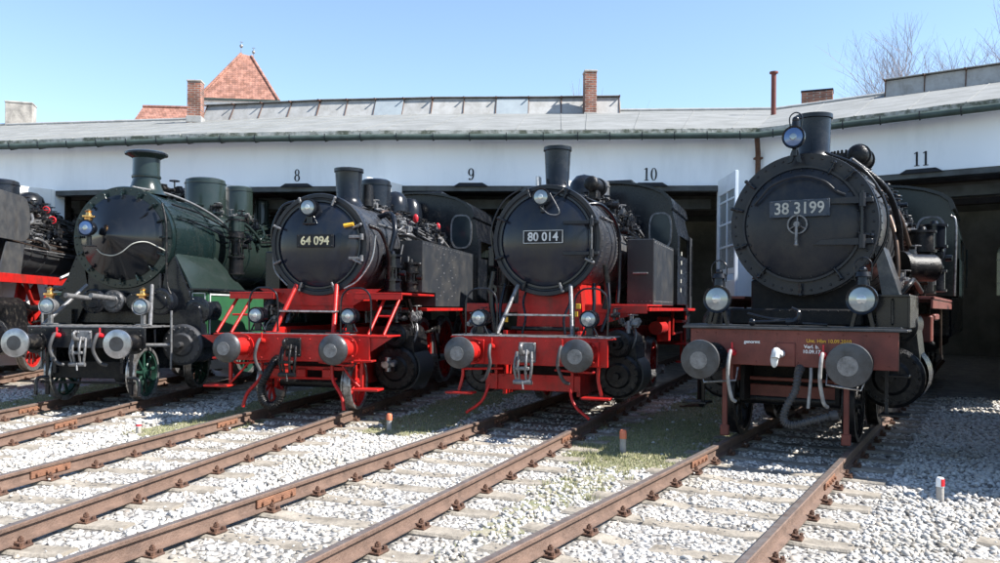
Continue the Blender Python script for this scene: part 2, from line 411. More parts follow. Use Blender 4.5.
def bpath(zc, r, pts):   # pts: (y, angle from top in degrees towards +x, stand-off)
    return [(math.sin(R(a))*(r+o), y, zc+math.cos(R(a))*(r+o)) for y, a, o in pts]

def pipe(root, pts, r=.02, m='grime', name='pipe', n=8):
    b = B(); tube(b, pts, r, n); return obj(name, b, m, root)

def boiler_fittings(root, zc, r, y0, y1, seed, count=12, mats=('grime', 'black', 'grey', 'steel', 'grey', 'copper', 'black'), amax=85):
    q = random.Random(seed)
    for i in range(count):
        ya = q.uniform(y0, y1-.6); yb = ya+q.uniform(.5, 2.4); yb = min(yb, y1)
        a0 = q.uniform(8, amax); a1 = max(5, min(amax, a0+q.uniform(-30, 30)))
        o = q.uniform(.05, .14)
        pts = bpath(zc, r, [(ya, a0, .0), (ya+.06, a0, o), ((ya+yb)/2, (a0*.7+a1*.3), o+.02), (yb-.05, a1, o), (yb, a1+q.uniform(-14, 14), .02)])
        rr = q.choice((.012, .015, .018, .024, .032, .042))
        b = B(); tube(b, pts, rr, 8)
        for e in (0, -1):      # flanged ends
            p = Vector(pts[e]); d = Vector((p.x, 0, p.z-zc)).normalized(); cyl(b, p-d*.01, p+d*.035, rr*2.1, rr*2.1, 10)
        obj('pipe', b, q.choice(mats), root)
    for i in range(int(count*.6)):
        a = q.uniform(6, amax-8); y = q.uniform(y0+.1, y1-.2)
        valve_cluster(root, bpath(zc, r, [(y, a, .08)])[0], q.uniform(.8, 1.5), seed*31+i, q.choice(('grime', 'black', 'grey', 'grime')))

def handrail(root, zc, r, y0, y1, a, m='grey', posts=5, off=.09):
    b = B()
    P = bpath(zc, r, [(y0, a, off), (y1, a, off)]); tube(b, P, .016, 8, False)
    for i in range(posts):
        y = y0+(y1-y0)*(i+.5)/posts; p, q = bpath(zc, r, [(y, a, -.01), (y, a, off)])
        tube(b, [p, q], .012, 6, False); sph(b, q, .026, n=8)
    return obj('handrail', b, m, root)

def air_pump(root, x, y, z0, h=1.0, r=.16, m='black'):
    b = B()
    for k, (a, c, rr) in enumerate([(0, .3, 1), (.36, .62, .7), (.68, 1, 1.05)]):
        cyl(b, (x, y, z0+h*a), (x, y, z0+h*c), r*rr, r*rr, 24)
        for zz in (a, c): cyl(b, (x, y, z0+h*zz-.02), (x, y, z0+h*zz+.02), r*rr+.03, r*rr+.03, 24)
    cyl(b, (x, y, z0+h), (x, y, z0+h+.08), r*.45, r*.3, 12)
    for k in range(4):
        a = pi/4+k*pi/2; cyl(b, (x+math.cos(a)*r, y+math.sin(a)*r, z0+h*.28), (x+math.cos(a)*r, y+math.sin(a)*r, z0+h*.7), .018, .018, 6)
    cyl(b, (x+r, y, z0+h*.5), (x+r+.1, y, z0+h*.5), .05, .05, 12)
    return obj('air_pump', b, m, root)

def cylinder_block(root, s, x, z, y0, y1, r, m='black', valve=True, vz=.5, vr=.19, bolts=16, cover='grime', vx=None):
    b = B(); cyl(b, (s*x, y0, z), (s*x, y1, z), r, r, 36)
    prism(b, [(s*(x-.25), z), (s*(x+r*.9), z), (s*(x+r*.7), z+vz), (s*(x-.25), z+vz)], 'xz', y0+.12, y1-.12)
    o = obj('cylinder', b, m, root)
    b = B(); lathe(b, [(-.06, 0), (-.06, r*.5), (-.03, r*.6), (-.03, r*.92), (0, r*1.03), (.05, r*1.03)], (s*x, y0, z), (0, 1, 0), 36)
    ringrivets(b, (s*x, y0-.03, z), r*.86, bolts, .022); cyl(b, (s*x, y0-.2, z), (s*x, y0, z), .05, .06, 12)
    obj('cylinder_cover', b, cover, o)
    if valve:
        vx = x if vx is None else vx
        b = B(); cyl(b, (s*vx, y0-.05, z+vz), (s*vx, y1+.05, z+vz), vr, vr, 28)
        lathe(b, [(-.12, 0), (-.12, vr*.4), (-.05, vr*.5), (-.05, vr*.9), (-.02, vr*1.1), (.03, vr*1.1)], (s*vx, y0-.05, z+vz), (0, 1, 0), 28)
        ringrivets(b, (s*vx, y0-.1, z+vz), vr*.78, 10, .018); ring(b, (s*vx, y0-.3, z+vz), .03, .07, 0, .2, 16)
        obj('valve_chest', b, cover, root)
    return o

def rods(root, s, x, ys, r, m='steel'):
    b = B()
    for a, c in zip(ys, ys[1:]): box(b, (s*x, (a+c)/2, r-.15), (.05, abs(c-a), .11), .012)
    for y in ys: cyl(b, (s*(x-.06), y, r-.15), (s*(x+.07), y, r-.15), .1, .1, 20)
    obj('coupling_rod', b, m, root)
    b = B(); tube(b, [(s*(x+.1), ys[0]-1.1, r), (s*(x+.1), ys[len(ys)//2], r-.15)], .05, 8, False); box(b, (s*(x+.1), ys[0]-1.1, r), (.12, .25, .3), .02)
    obj('connecting_rod', b, m, root)
    b = B(); tube(b, [(s*(x+.15), ys[0]+.1, r-.1), (s*(x+.15), ys[0]-.3, r+.5), (s*(x+.12), ys[0]-.9, r+.45)], .03, 8, False)
    box(b, (s*(x+.12), ys[0]-.2, r+.55), (.08, .5, .12), .02, (.3, 0, 0)); cyl(b, (s*x, ys[0]-.1, r+.5), (s*(x+.2), ys[0]-.1, r+.5), .09, .09, 14)
    obj('valve_gear', b, 'grime', root)

def coupling(root, m='grey', z=1.02, y=.6, style=0):
    b = B(); box(b, (0, y, z), (.26, .05, .3), .012)
    for sx in (-1, 1):
        for sz in (-1, 1): rivet(b, (sx*.1, y-.025, z+sz*.12), .018)
    tube(b, [(0, y, z), (0, y-.18, z), (0, y-.30, z+.02), (0, y-.34, z+.10), (0, y-.27, z+.14)], .045, 10, r2=.025)
    o = obj('coupling_hook', b, m, root)
    b = B()
    for sx in (-1, 1):
        tube(b, [(sx*.05, y-.2, z+.05), (sx*.06, y-.27, z-.16), (sx*.05, y-.22, z-.36), (sx*.09, y-.18, z-.44)], .02, 8)
        tube(b, [(sx*.11, y-.16, z+.02), (sx*.13, y-.22, z-.2), (sx*.10, y-.2, z-.4)], .022, 8)
    box(b, (0, y-.25, z-.22), (.22, .05, .05), .012); cyl(b, (-.14, y-.22, z-.42), (.14, y-.22, z-.42), .035, .035, 10)
    tube(b, [(0, y-.24, z-.4), (.02, y-.26, z-.52)], .015, 6)
    obj('coupling_link', b, 'grime' if style else m, o)

def hose(root, x, y, z, dx=.12, drop=.5, m='hose', r=.03, tap='red'):
    b = B(); tube(b, [(x, y, z), (x, y-.12, z+.03), (x-dx*.1, y-.2, z-.1), (x-dx*.2, y-.2, z-drop*.5), (x+dx*.4, y-.16, z-drop*.9), (x+dx, y-.1, z-drop)], r, 10)
    o = obj('brake_hose', b, m, root)
    b = B(); cyl(b, (x, y+.02, z), (x, y-.13, z+.02), .045, .04, 12); box(b, (x, y-.06, z+.07), (.02, .03, .14), .004)
    obj('hose_tap', b, tap, o)
    return o

def bighose(root, pts, r=.06, m='hose'):
    b = B(); tube(b, pts, r, 12, k=10)
    P = catmull(pts, 10)
    for i in range(1, len(P)-1):
        if i % 2: lathe(b, [(-.012, r), (-.006, r+.012), (.006, r+.012), (.012, r)], P[i], P[i+1]-P[i-1], 12)
    for p, q in ((P[0], P[1]), (P[-1], P[-2])): cyl(b, p, p+(q-p).normalized()*.09, r+.02, r+.02, 14)
    return obj('heating_hose', b, m, root)

def cab(root, y0, y1, hw, zb, zs, zt, m='black', front_windows=((1.05, 3.2, .22, .38),), side_y=None, rm='black', lower=None, taper=.12):
    # cross-section: vertical to zs, then a curved roof
    prof = [(hw, zb), (hw, zs-.5), (hw-taper, zs)]
    for k in range(1, 12):
        a = k*pi/12
        prof.append(((hw-taper)*math.cos(a), zs+(zt-zs)*math.sin(a)**.8))
    prof += [(-(hw-taper), zs), (-hw, zs-.5), (-hw, zb)]
    b = B(); prism(b, prof, 'xz', y0, y0+.05)
    o = obj('cab', b, m, root)
    for s in (-1, 1):
        b = B(); L = y1-y0
        box(b, (s*(hw-.02), y0+L/2, (zb+zs-.9)/2), (.04, L, zs-.9-zb), .004)
        box(b, (s*(hw-.02), y0+.16, zs-.7), (.04, .3, .42), .004); box(b, (s*(hw-.02), y1-.16, zs-.7), (.04, .3, .42), .004)
        b2 = [(s*hw, zs-.5), (s*(hw-taper), zs), (s*(hw-taper-.05), zs), (s*(hw-.05), zs-.5)]
        prism(b, b2, 'xz', y0+.05, y1)
        tube(b, [(s*(hw+.05), y1-.05, zb+.2), (s*(hw+.05), y1-.05, zs-.6)], .018, 8, False)
        obj('cab_side', b, m, o)
    b = B(); rp = [(p[0]*1.03, p[1]+.03) for p in prof[2:-2]]; rp2 = [(p[0]*.99, p[1]-.012) for p in prof[2:-2]][::-1]
    prism(b, rp+rp2, 'xz', y0-.12, y1+.25)
    box(b, (0, (y0+y1)/2, zt+.09), (.9, 1.0, .12), .03)
    obj('cab_roof', b, rm, o)
    b = B(); prism(b, [(-hw+.1, zb), (hw-.1, zb), (hw-.1, zs-.95), (-hw+.1, zs-.95)], 'xz', y1-.05, y1); obj('cab_rear_panel', b, 'matt', o)
    for (wx, wz, ww, wh) in front_windows:
        for s in (-1, 1):
            b = B(); pts = []
            for k in range(24):
                a = 2*pi*k/24; cx = abs(math.cos(a))**.6*math.copysign(1, math.cos(a)); sz = abs(math.sin(a))**.7*math.copysign(1, math.sin(a))
                pts.append((cx, sz))
            f = B()
            outer = [(s*wx+p[0]*(ww+.035), wz+p[1]*(wh+.035)) for p in pts]; inner = [(s*wx+p[0]*ww, wz+p[1]*wh) for p in pts]
            va = [f.verts.new((p[0], y0-.03, p[1])) for p in outer]; vb = [f.verts.new((p[0], y0-.03, p[1])) for p in inner]
            vc = [f.verts.new((p[0], y0, p[1])) for p in outer]; vd = [f.verts.new((p[0], y0, p[1])) for p in inner]
            for k in range(24):
                j = (k+1) % 24
                f.faces.new((va[k], va[j], vb[j], vb[k])); f.faces.new((va[k], vc[k], vc[j], va[j])); f.faces.new((vb[k], vb[j], vd[j], vd[k]))
            w = obj('cab_window', f, 'grey', o)
            prism(b, inner, 'xz', y0-.008, y0-.002); obj('pane', b, 'pane', w)
    return o

def step_hanger(root, s, x, y, zt, zs, m='red', w=.34):
    b = B(); tube(b, [(s*x, y, zt), (s*x, y, zs+.25), (s*(x+.06), y-.02, zs)], .028, 4)
    box(b, (s*(x+.0), y-.08, zs), (w, .24, .03), .006)
    obj('step', b, m, root)

def frames(root, y0, y1, m, zt=1.35, zb=.35, x=.6):
    for s in (-1, 1):
        b = B(); box(b, (s*x, (y0+y1)/2, (zt+zb)/2), (.06, y1-y0, zt-zb), .004); obj('frame_plate', b, m, root)
    for y in (y0+.5, (y0+y1)/2, y1-.3):
        b = B(); box(b, (0, y, (zt+zb)/2), (2*x-.06, .05, zt-zb-.1), .004); obj('cross_member', b, 'matt', root)

def handle_loop(root, x, y, z0, z1, w=.34, m='black', r=.014):
    b = B(); tube(b, [(x-w/2, y, z0), (x-w/2, y, z1-w*.4), (x-w*.3, y, z1-.03), (x, y, z1), (x+w*.3, y, z1-.03), (x+w/2, y, z1-w*.4), (x+w/2, y, z0)], r, 8)
    obj('hand_hoop', b, m, root)

GROUP = 'steam locomotives lined up in front of the roundhouse'

# ================================================================== locomotive 80 014
def loco_80():
    t = 3
    g = thing('steam_locomotive', 'black tank engine with bright red frame and white plate 80 014 on its smokebox door', 'locomotive', origin(t), -(TH[t]+ROT[t]), GROUP)
    zc = 2.78
    # beam
    b = B(); box(b, (.02, .62, 1.06), (2.36, .06, .40), .006)
    box(b, (.02, .72, 1.265), (2.5, .26, .02), .004)
    for i in range(9):
        for zz in (.9, 1.22): rivet(b, (-1.1+i*.275, .59, zz), .013)
    obj('buffer_beam', b, 'red', g)
    b = B(); box(b, (.02, .95, 1.285), (2.46, .72, .018), .004); obj('front_platform', b, 'steel', g)
    for s in (-1, 1):
        bu = buffer_(g, s*.875, 'red', 'bufgrey', .235, .59)
        b = B(); box(b, (s*.875, .575, 1.05), (.4, .03, .36), .008); obj('buffer_plate', b, 'red', g)
        hose(g, s*.875*.62-.0, .59, 1.12, .14*s if s < 0 else .12, .5, 'hose', .026, 'red')
        headlamp(g, s*.86, .80, 1.55, .13, 'round', 'black')
        handle_loop(g, s*.86+.03, .85, 1.28, 2.0, .5, 'black', .014)
        # foot steps low down, raked struts
        step_hanger(g, s, 1.05, .66, .86, .42, 'red', .42)
        b = B(); tube(b, [(s*.62, .66, .55), (s*.72, .60, .3), (s*.95, .55, .12)], .022, 6, True); tube(b, [(s*.4, .66, .8), (s*.95, .6, .78), (s*1.0, .56, .8)], .018, 6); obj('rail_guard', b, 'red', g)
        # stanchions of the smokebox
        b = B(); tube(b, [(s*.60, .9, 1.29), (s*.43, 1.42, 2.06)], .032, 6, False); box(b, (s*.60, .9, 1.3), (.14, .1, .03), .004)
        obj('smokebox_stay', b, 'grey', g)
    b = B(); box(b, (0, 1.12, 1.60), (1.06, .14, .03), .006); obj('front_step', b, 'steel', g)
    b = B(); box(b, (-.03, .95, .58), (1.5, .05, .24), .006); 
    for i in range(7): rivet(b, (-.7+i*.22, .92, .67), .012)
    obj('front_stretcher', b, 'red', g)
    for s in (-1, 1):
        b = B(); prism(b, [(.9, .9), (.9, .46), (1.1, .46), (1.3, .85), (1.3, 1.24), (.66, 1.24), (.66, .9)], 'yz', s*.60-.02, s*.60+.02); obj('frame_horn', b, 'red', g)
    coupling(g, 'grey', 1.05, .59)
    # saddle
    b = B(); prism(b, [(-.55, 1.28), (.55, 1.28), (.50, 2.1), (-.50, 2.1)], 'xz', 1.72, 3.2)
    for i in range(6):
        rivet(b, (-.5, 1.71, 1.4+i*.12), .012); rivet(b, (.47, 1.71, 1.4+i*.12), .012)
    obj('smokebox_saddle', b, 'red', g)
    for x in (-.36, .34): pipe(g, [(x, 1.66, 2.0), (x*1.1, 1.6, 1.8), (x*.9, 1.5, 1.55), (x, 1.45, 1.3)], .02, 'black', 'drain_pipe')
    for x, z in ((-.62, 1.52), (.52, 1.62), (.56, 1.74)):
        b = B(); box(b, (x, 1.40, z), (.07, .02, .08), .004); obj('yellow_tag', b, 'yellow', g)
    b = B(); cyl(b, (-.55, 1.5, 1.38), (.55, 1.5, 1.38), .035, .035, 12); obj('cross_pipe', b, 'grime', g)
    for x in (-.75, .72, .95): pipe(g, [(x, 1.75, 2.1), (x*1.05, 1.6, 1.7), (x*.95, 1.5, 1.35)], .028, 'black', 'steam_pipe')
    frames(g, 1.3, 9.0, 'red')
    # smokebox & boiler
    smokebox(g, zc, 1.58, 2.9, .84, 'dusky')
    b = B(); lathe(b, [(.03, .74), (.02, .80), (.0, .815), (.0, .875), (.02, .885), (.10, .885), (.10, .85)], (0, 1.50, zc), (0, 1, 0), 64)
    ringrivets(b, (0, 1.515, zc), .86, 40, .012)
    fr = obj('smokebox_front', b, 'smoke', g)
    b = B(); lathe(b, [(-.13, 0), (-.12, .25), (-.085, .45), (-.035, .63), (.0, .73), (.02, .75), (.05, .75)], (0, 1.5, zc), (0, 1, 0), 72)
    ring(b, (0, 1.49, zc), .735, .765, -.005, .05, 64)
    dr = obj('smokebox_door', b, 'navy', g)
    for i in range(8):
        a = 2*pi*i/8+.35; clamp(g, math.cos(a)*.79, 1.49, zc+math.sin(a)*.79, a, 'grey' if i in (6, 7) else 'black')
    for zz in (.26, -.22):
        b = B(); box(b, (.52, 1.40, zc+zz), (.42, .035, .06), .008); cyl(b, (.76, 1.40, zc+zz-.06), (.76, 1.40, zc+zz+.06), .035, .035, 12); box(b, (.80, 1.44, zc+zz), (.14, .05, .05), .008)
        obj('door_hinge', b, 'smoke', dr)
    b = B(); cyl(b, (.76, 1.40, zc-.32), (.76, 1.40, zc+.36), .014, .014, 8); obj('hinge_pin', b, 'grey', dr)
    b = B(); box(b, (0, 1.345, zc+.04), (.64, .02, .21), .005)
    for sx in (-1, 1):
        for sz in (-1, 1): rivet(b, (sx*.29, 1.333, zc+.04+sz*.08), .012)
    pl = obj('number_plate', b, 'plate', g)
    b = B()
    for sx in (-1, 1): box(b, (sx*.315, 1.333, zc+.04), (.008, .004, .20), 0)
    for sz in (-1, 1): box(b, (0, 1.333, zc+.04+sz*.097), (.63, .004, .008), 0)
    obj('plate_border', b, 'pale', pl)
    text('plate_number', '80 014', .19, 'pale', pl, (0, 1.330, zc+.035), .003, .004, .94)
    headlamp(g, -.03, 1.30, 3.44, .135, 'top', 'black')
    pipe(g, [(.1, 1.36, 3.5), (.25, 1.38, 3.2), (.1, 1.34, 3.17), (-.06, 1.38, 3.3)], .008, 'grey', 'lamp_cable')
    pipe(g, [(.12, 1.4, 3.42), (.3, 1.55, 3.62), (.2, 1.9, 3.75)], .012, 'grime', 'lamp_cable')
    pipe(g, [(-.9, 1.58, 2.5), (-.93, 1.56, 3.0), (-.75, 1.6, 3.42), (-.45, 1.7, 3.66)], .016, 'black', 'smokebox_handrail')
    pipe(g, [(-.93, 1.7, 2.3), (-.98, 1.7, 1.9), (-.9, 1.7, 1.3)], .05, 'black', 'blast_pipe')
    b = B(); box(b, (-1.02, 1.9, 2.55), (.12, .2, .34), .02); obj('lubricator_box', b, 'black', g)
    b = B(); ring(b, (-.95, 1.66, 2.0), .04, .085, 0, .03, 20); obj('pipe_flange', b, 'black', g)
    chimney(g, 2.15, 3.55, 4.36, .19, .215, 'black', .018, .26)
    b = B(); box(b, (-.28, 2.0, 3.72), (.05, .18, .3), .01); obj('smoke_baffle', b, 'pale', g)
    boiler(g, zc, 2.9, 6.0, .78, 'boiler', 4, 'grime')
    dome(g, 4.0, 3.4, 4.2, .30, 'black', False, 'sand_dome'); dome(g, 5.0, 3.4, 4.22, .26, 'boiler', True, 'steam_dome')
    b = B(); cyl(b, (.38, 2.95, 3.87), (.38, 3.4, 3.87), .13, .13, 24); sph(b, (.38, 2.95, 3.87), .13, (1, .5, 1), 18); box(b, (.38, 3.2, 3.7), (.16, .3, .2), .02)
    cyl(b, (.38, 3.4, 3.87), (.38, 3.55, 3.87), .16, .16, 20); obj('turbo_generator', b, 'grime', g)
    boiler_fittings(g, zc, .78, 3.2, 5.9, 11, 46, amax=78)
    handrail(g, zc, .78, 2.0, 6.0, 62); handrail(g, zc, .78, 2.0, 6.0, -62)
    for k in range(4): pipe(g, bpath(zc, .78, [(2.4+k*.2, 20+k*4, .1), (3.4, 35+k*8, .12), (4.6, 45+k*8, .1), (5.9, 42+k*9, .07)]), .02+.004*(k % 2), ['black', 'grime', 'grey', 'black'][k])
    pipe(g, [(.55, 1.7, 3.35), (.8, 2.0, 3.35), (.95, 2.5, 3.0), (.95, 2.6, 2.2), (.95, 2.5, 1.8)], .03, 'black')
    pipe(g, [(.9, 1.75, 2.4), (.93, 1.8, 2.0), (.88, 1.8, 1.7)], .045, 'grime'); air_pump(g, -1.05, 2.6, 1.8, .9, .14, 'grime')
    for i in range(18):
        b = None
    b = B()
    for i in range(26):
        for sz in (0,):
            q = bpath(zc, .78, [(3.3+.0*i, 40+i*4, .004)])[0]; rivet(b, q, .014, (q[0], 0, q[2]-zc))
            q = bpath(zc, .78, [(3.45, 40+i*4, .004)])[0]; rivet(b, q, .014, (q[0], 0, q[2]-zc))
    obj('boiler_rivets', b, 'grime', g)
    # running boards
    for s in (-1, 1):
        b = B(); box(b, (s*1.0, 2.75, 1.765), (1.06, 1.5, .03), .004); box(b, (s*1.0, 2.0, 1.70), (1.06, .02, .13), .004)
        if s > 0: prism(b, [(s*.5, 1.66), (s*1.45, 1.66), (s*.5, 1.36)], 'xz', 2.02, 2.06)
        box(b, (s*1.25, 5.5, 1.70), (.55, 6.6, .06), .004)
        obj('running_board', b, 'red', g)
        # tanks
        x0, x1 = .93, 1.40
        b = B(); box(b, (s*(x0+x1)/2, 4.65, 2.35), (x1-x0, 2.5, 1.16), .012)
        tk = obj('side_tank', b, 'tank', g)
        b = B()
        for i in range(10): rivet(b, (s*x1, 3.55+i*.24, 2.88), .012, (s, 0, 0)); rivet(b, (s*x1, 3.55+i*.24, 1.84), .012, (s, 0, 0))
        for i in range(6): rivet(b, (s*(x0+.04+.075*i), 3.4, 1.84), .01)
        box(b, (s*1.17, 3.37, 2.33), (.26, .04, .03), .006); box(b, (s*1.05, 3.385, 2.33), (.03, .03, .03), 0); 
        obj('tank_grab_handle', b, 'grey', tk)
    cab(g, 5.95, 8.0, 1.47, 1.8, 3.72, 4.30, 'black', ((1.12, 3.3, .2, .34),), rm='black')
    for s in (-1, 1):
        b = B(); box(b, (s*1.5, 7.9, 2.5), (.03, .35, 1.6), .008); obj('coal_bunker', b, 'tank', g)
        b = B()
        for i in range(5): box(b, (s*1.483, 6.4+.02*i, 2.1+i*.19), (.006, .14, .08), 0)
        obj('side_lettering', b, 'palegold', g)
        # red under-cab gear
        b = B(); tube(b, [(s*1.35, 6.2, 1.7), (s*1.35, 6.2, 1.2), (s*1.35, 7.6, 1.2), (s*1.35, 7.6, .6)], .03, 6, False)
        box(b, (s*1.35, 7.0, 1.45), (.3, .9, .05), .01); box(b, (s*1.38, 7.5, .95), (.25, .5, .04), .01); box(b, (s*1.38, 7.6, .55), (.25, .4, .04), .01); box(b, (s*1.4, 7.85, 1.1), (.05, .08, 1.2), .01)
        box(b, (s*1.2, 6.0, 1.3), (.25, .2, .5), .02); cyl(b, (s*1.25, 4.6, 1.35), (s*1.25, 5.4, 1.35), .13, .13, 16)
        obj('cab_steps', b, 'red', g)
        cylinder_block(g, s, 1.12, .66, 1.75, 2.75, .34, 'grime', True, .50, .2)
        b = B(); lathe(b, [(0, .345), (0, .375), (.75, .375), (.75, .345)], (s*1.12, 1.9, .66), (0, 1, 0), 40); obj('cylinder_lagging', b, 'ash', g)
        for k in range(3): pipe(g, [(s*(1.30-.1*k), 1.9+.2*k, 1.05), (s*(1.38-.1*k), 1.85+.2*k, 1.3), (s*(1.25-.1*k), 2.1+.2*k, 1.5), (s*(1.2-.1*k), 2.3+.2*k, 1.66)], .022, ['grey', 'grime', 'bufgrey'][k])
        valve_cluster(g, (s*1.3, 1.85, 1.42), 1.2, 900+s, 'grey'); valve_cluster(g, (s*1.1, 1.8, 1.55), 1.0, 905+s, 'bufgrey')
        rods(g, s, .98, [4.0, 5.6, 7.2], .55)
    for y in (4.0, 5.6, 7.2): wheelset(g, y, .55, 'red', 10, crank=-pi/2)
    b = B(); box(b, (0, 8.4, 1.6), (2.8, 1.0, 1.2), .02); obj('rear_bunker', b, 'black', g)
    b = B(); box(b, (0, 9.1, 1.06), (2.4, .06, .4), .01); obj('rear_buffer_beam', b, 'red', g)
    return g

# ================================================================== locomotive 64 094
def loco_64():
    t = 2
    g = thing('steam_locomotive', 'black tank engine with red front ladders and cream number 64 094 on its smokebox door', 'locomotive', origin(t), -(TH[t]+ROT[t]), GROUP)
    zc = 2.75
    b = B(); box(b, (.02, .62, 1.03), (2.5, .06, .40), .006)
    for i in range(9):
        for zz in (.88, 1.18): rivet(b, (-1.1+i*.275, .59, zz), .014)
    obj('buffer_beam', b, 'red', g)
    b = B(); box(b, (.08, .92, 1.24), (2.95, .66, .025), .004)
    for s in (-1, 1): prism(b, [(s*1.24, 1.22), (s*1.62, 1.22), (s*1.24, .98)], 'xz', .62, .66)
    obj('front_platform', b, 'red', g)
    b = B(); box(b, (0, .75, 1.262), (1.9, .22, .012), .003); obj('worn_tread_strip', b, 'steel', g)
    for s in (-1, 1):
        buffer_(g, s*.875, 'red', 'bufgrey', .235, .59, dome=.07)
        headlamp(g, s*.80, .85, 1.55, .13, 'round', 'black')
        handle_loop(g, s*.80+.12, .9, 1.25, 2.0, .5, 'black', .015)
        # raked ladders from platform to running board
        b = B()
        for xx in (1.20, 1.46):
            tube(b, [(s*xx-(.1), .98, 1.25), (s*xx+.10-(.1), 1.55, 1.90)], .026, 6, False)
        tube(b, [(s*1.14, 1.25, 1.55), (s*1.42, 1.25, 1.55)], .018, 6, False)
        obj('ladder', b, 'red', g)
        b = B(); box(b, (s*1.13, 2.3, 1.92), (.82, 1.9, .035), .004); box(b, (s*1.13, 1.36, 1.87), (.82, .02, .10), .004)
        obj('running_board', b, 'red', g)
        b = B(); tube(b, [(s*.52, .95, 1.26), (s*.36, 1.45, 2.06)], .04, 6, False); box(b, (s*.52, .95, 1.27), (.22, .14, .03), .005); obj('smokebox_stay', b, 'red', g)
        # steps hanging below the beam
        b = B(); box(b, (s*1.12, .66, .72), (.05, .05, .66), .006); box(b, (s*1.2, .58, .86), (.3, .2, .03), .006); box(b, (s*1.26, .56, .42), (.42, .28, .035), .006)
        tube(b, [(s*.75, .66, .84), (s*.95, .6, .6), (s*1.1, .62, .45)], .018, 6); obj('step', b, 'red', g)
        b = B(); tube(b, [(s*.6, .72, .85), (s*.62, .70, .55), (s*.8, .62, .3), (s*.86, .58, .08)], .028, 6); tube(b, [(s*.4, .66, .82), (s*.95, .6, .78), (s*1.0, .56, .84)], .018, 6); obj('rail_guard', b, 'red', g)
    b = B(); box(b, (0, 1.15, 1.62), (1.0, .14, .03), .005); obj('front_step', b, 'steel', g)
    b = B(); prism(b, [(-1.1, 2.0), (1.1, 2.0), (.62, 1.72), (-.62, 1.72)], 'xz', 1.56, 1.6); box(b, (0, 2.2, 1.78), (1.2, 1.2, .3), .01)
    for i in range(12): rivet(b, (-.8+i*.145, 1.555, 1.92), .014)
    obj('smokebox_saddle', b, 'red', g)
    b = B()
    for i in range(3): box(b, (-.45+i*.45, .9, .62), (.16, .1, .14), .01)
    box(b, (0, .95, .7), (1.4, .05, .06), .006); tube(b, [(-.6, .9, .54), (.6, .9, .54)], .02, 6, False); obj('brake_rigging', b, 'red', g)
    coupling(g, 'grime', 1.05, .59, 1)
    hose(g, -.52, .59, 1.14, .16, .55, 'hose', .026, 'red')
    bighose(g, [(-.28, .62, .86), (-.29, .48, .80), (-.36, .40, .62), (-.44, .38, .42), (-.40, .36, .22), (-.26, .36, .14), (-.14, .37, .22), (-.10, .38, .40)], .055, 'grime')
    frames(g, 1.2, 11.5, 'red')
    smokebox(g, zc, 1.62, 3.4, .82, 'dusky')
    b = B(); lathe(b, [(.03, .72), (.02, .79), (.0, .80), (.0, .86), (.02, .87), (.12, .87), (.12, .83)], (0, 1.52, zc), (0, 1, 0), 64)
    ringrivets(b, (0, 1.53, zc), .86, 44, .011); obj('smokebox_front', b, 'smoke', g)
    b = B(); lathe(b, [(-.12, 0), (-.11, .25), (-.08, .45), (-.035, .62), (.0, .70), (.02, .73), (.05, .73)], (0, 1.52, zc), (0, 1, 0), 72)
    ring(b, (0, 1.51, zc), .725, .75, -.002, .05, 64); dr = obj('smokebox_door', b, 'navy', g)
    for i in range(8):
        a = 2*pi*i/8+.4; clamp(g, math.cos(a)*.77, 1.50, zc+math.sin(a)*.77, a, 'grey')
    for zz in (.12, -.24):
        b = B(); box(b, (.70, 1.44, zc+zz), (.26, .035, .05), .008); cyl(b, (.80, 1.44, zc+zz-.05), (.80, 1.44, zc+zz+.05), .03, .03, 12); obj('door_hinge', b, 'grey', dr)
    b = B(); box(b, (0, 1.375, zc+.05), (.66, .02, .22), .005)
    for sx in (-1, 1):
        for sz in (-1, 1): rivet(b, (sx*.3, 1.363, zc+.05+sz*.085), .015)
    pl = obj('number_plate', b, 'plate', g)
    text('plate_number', '64 094', .20, 'cream', pl, (0, 1.358, zc+.045), .003, .004, .92)
    headlamp(g, -.12, 1.33, 3.36, .145, 'round', 'black')
    b = B(); cyl(b, (.5, 1.4, 3.05), (.66, 1.42, 3.08), .035, .03, 12); obj('marker_lamp', b, 'yellow', g)
    pipe(g, [(-.87, 1.66, 2.6), (-.9, 1.62, 3.0), (-.72, 1.62, 3.4), (-.5, 1.66, 3.5)], .03, 'black', 'smokebox_pipe')
    pipe(g, [(-.87, 1.6, 2.6), (-.8, 1.55, 2.3), (-.55, 1.5, 2.05)], .016, 'grey', 'smokebox_pipe')
    b = B(); box(b, (-1.1, 2.2, 2.3), (.3, .3, .74), .02); obj('lubricator_box', b, 'black', g)
    pipe(g, [(.5, 1.42, 2.0), (.72, 1.5, 2.15), (.92, 1.6, 2.5), (.98, 1.62, 2.9)], .014, 'steel', 'smokebox_pipe')
    chimney(g, 2.85, 3.5, 4.24, .22, .25, 'black', .02, .3)
    boiler(g, zc, 3.4, 7.2, .76, 'boiler', 4, 'grime')
    dome(g, 4.3, 3.4, 4.26, .30, 'black', True, 'sand_dome'); dome(g, 5.5, 3.4, 4.2, .3, 'black', False, 'steam_dome'); dome(g, 6.6, 3.4, 4.2, .27, 'black', False, 'sand_dome')
    b = B(); cyl(b, (.2, 3.3, 3.6), (.2, 3.3, 4.0), .12, .1, 16); obj('feed_heater', b, 'grime', g)
    boiler_fittings(g, zc, .76, 3.4, 7.1, 23, 60, amax=72)
    for k in range(4): pipe(g, bpath(zc, .76, [(3.3+k*.25, 22+k*4, .1), (4.4, 34+k*8, .13), (5.6, 42+k*8, .1), (7.0, 40+k*9, .07)]), .022, ['black', 'grime', 'grey', 'black'][k])
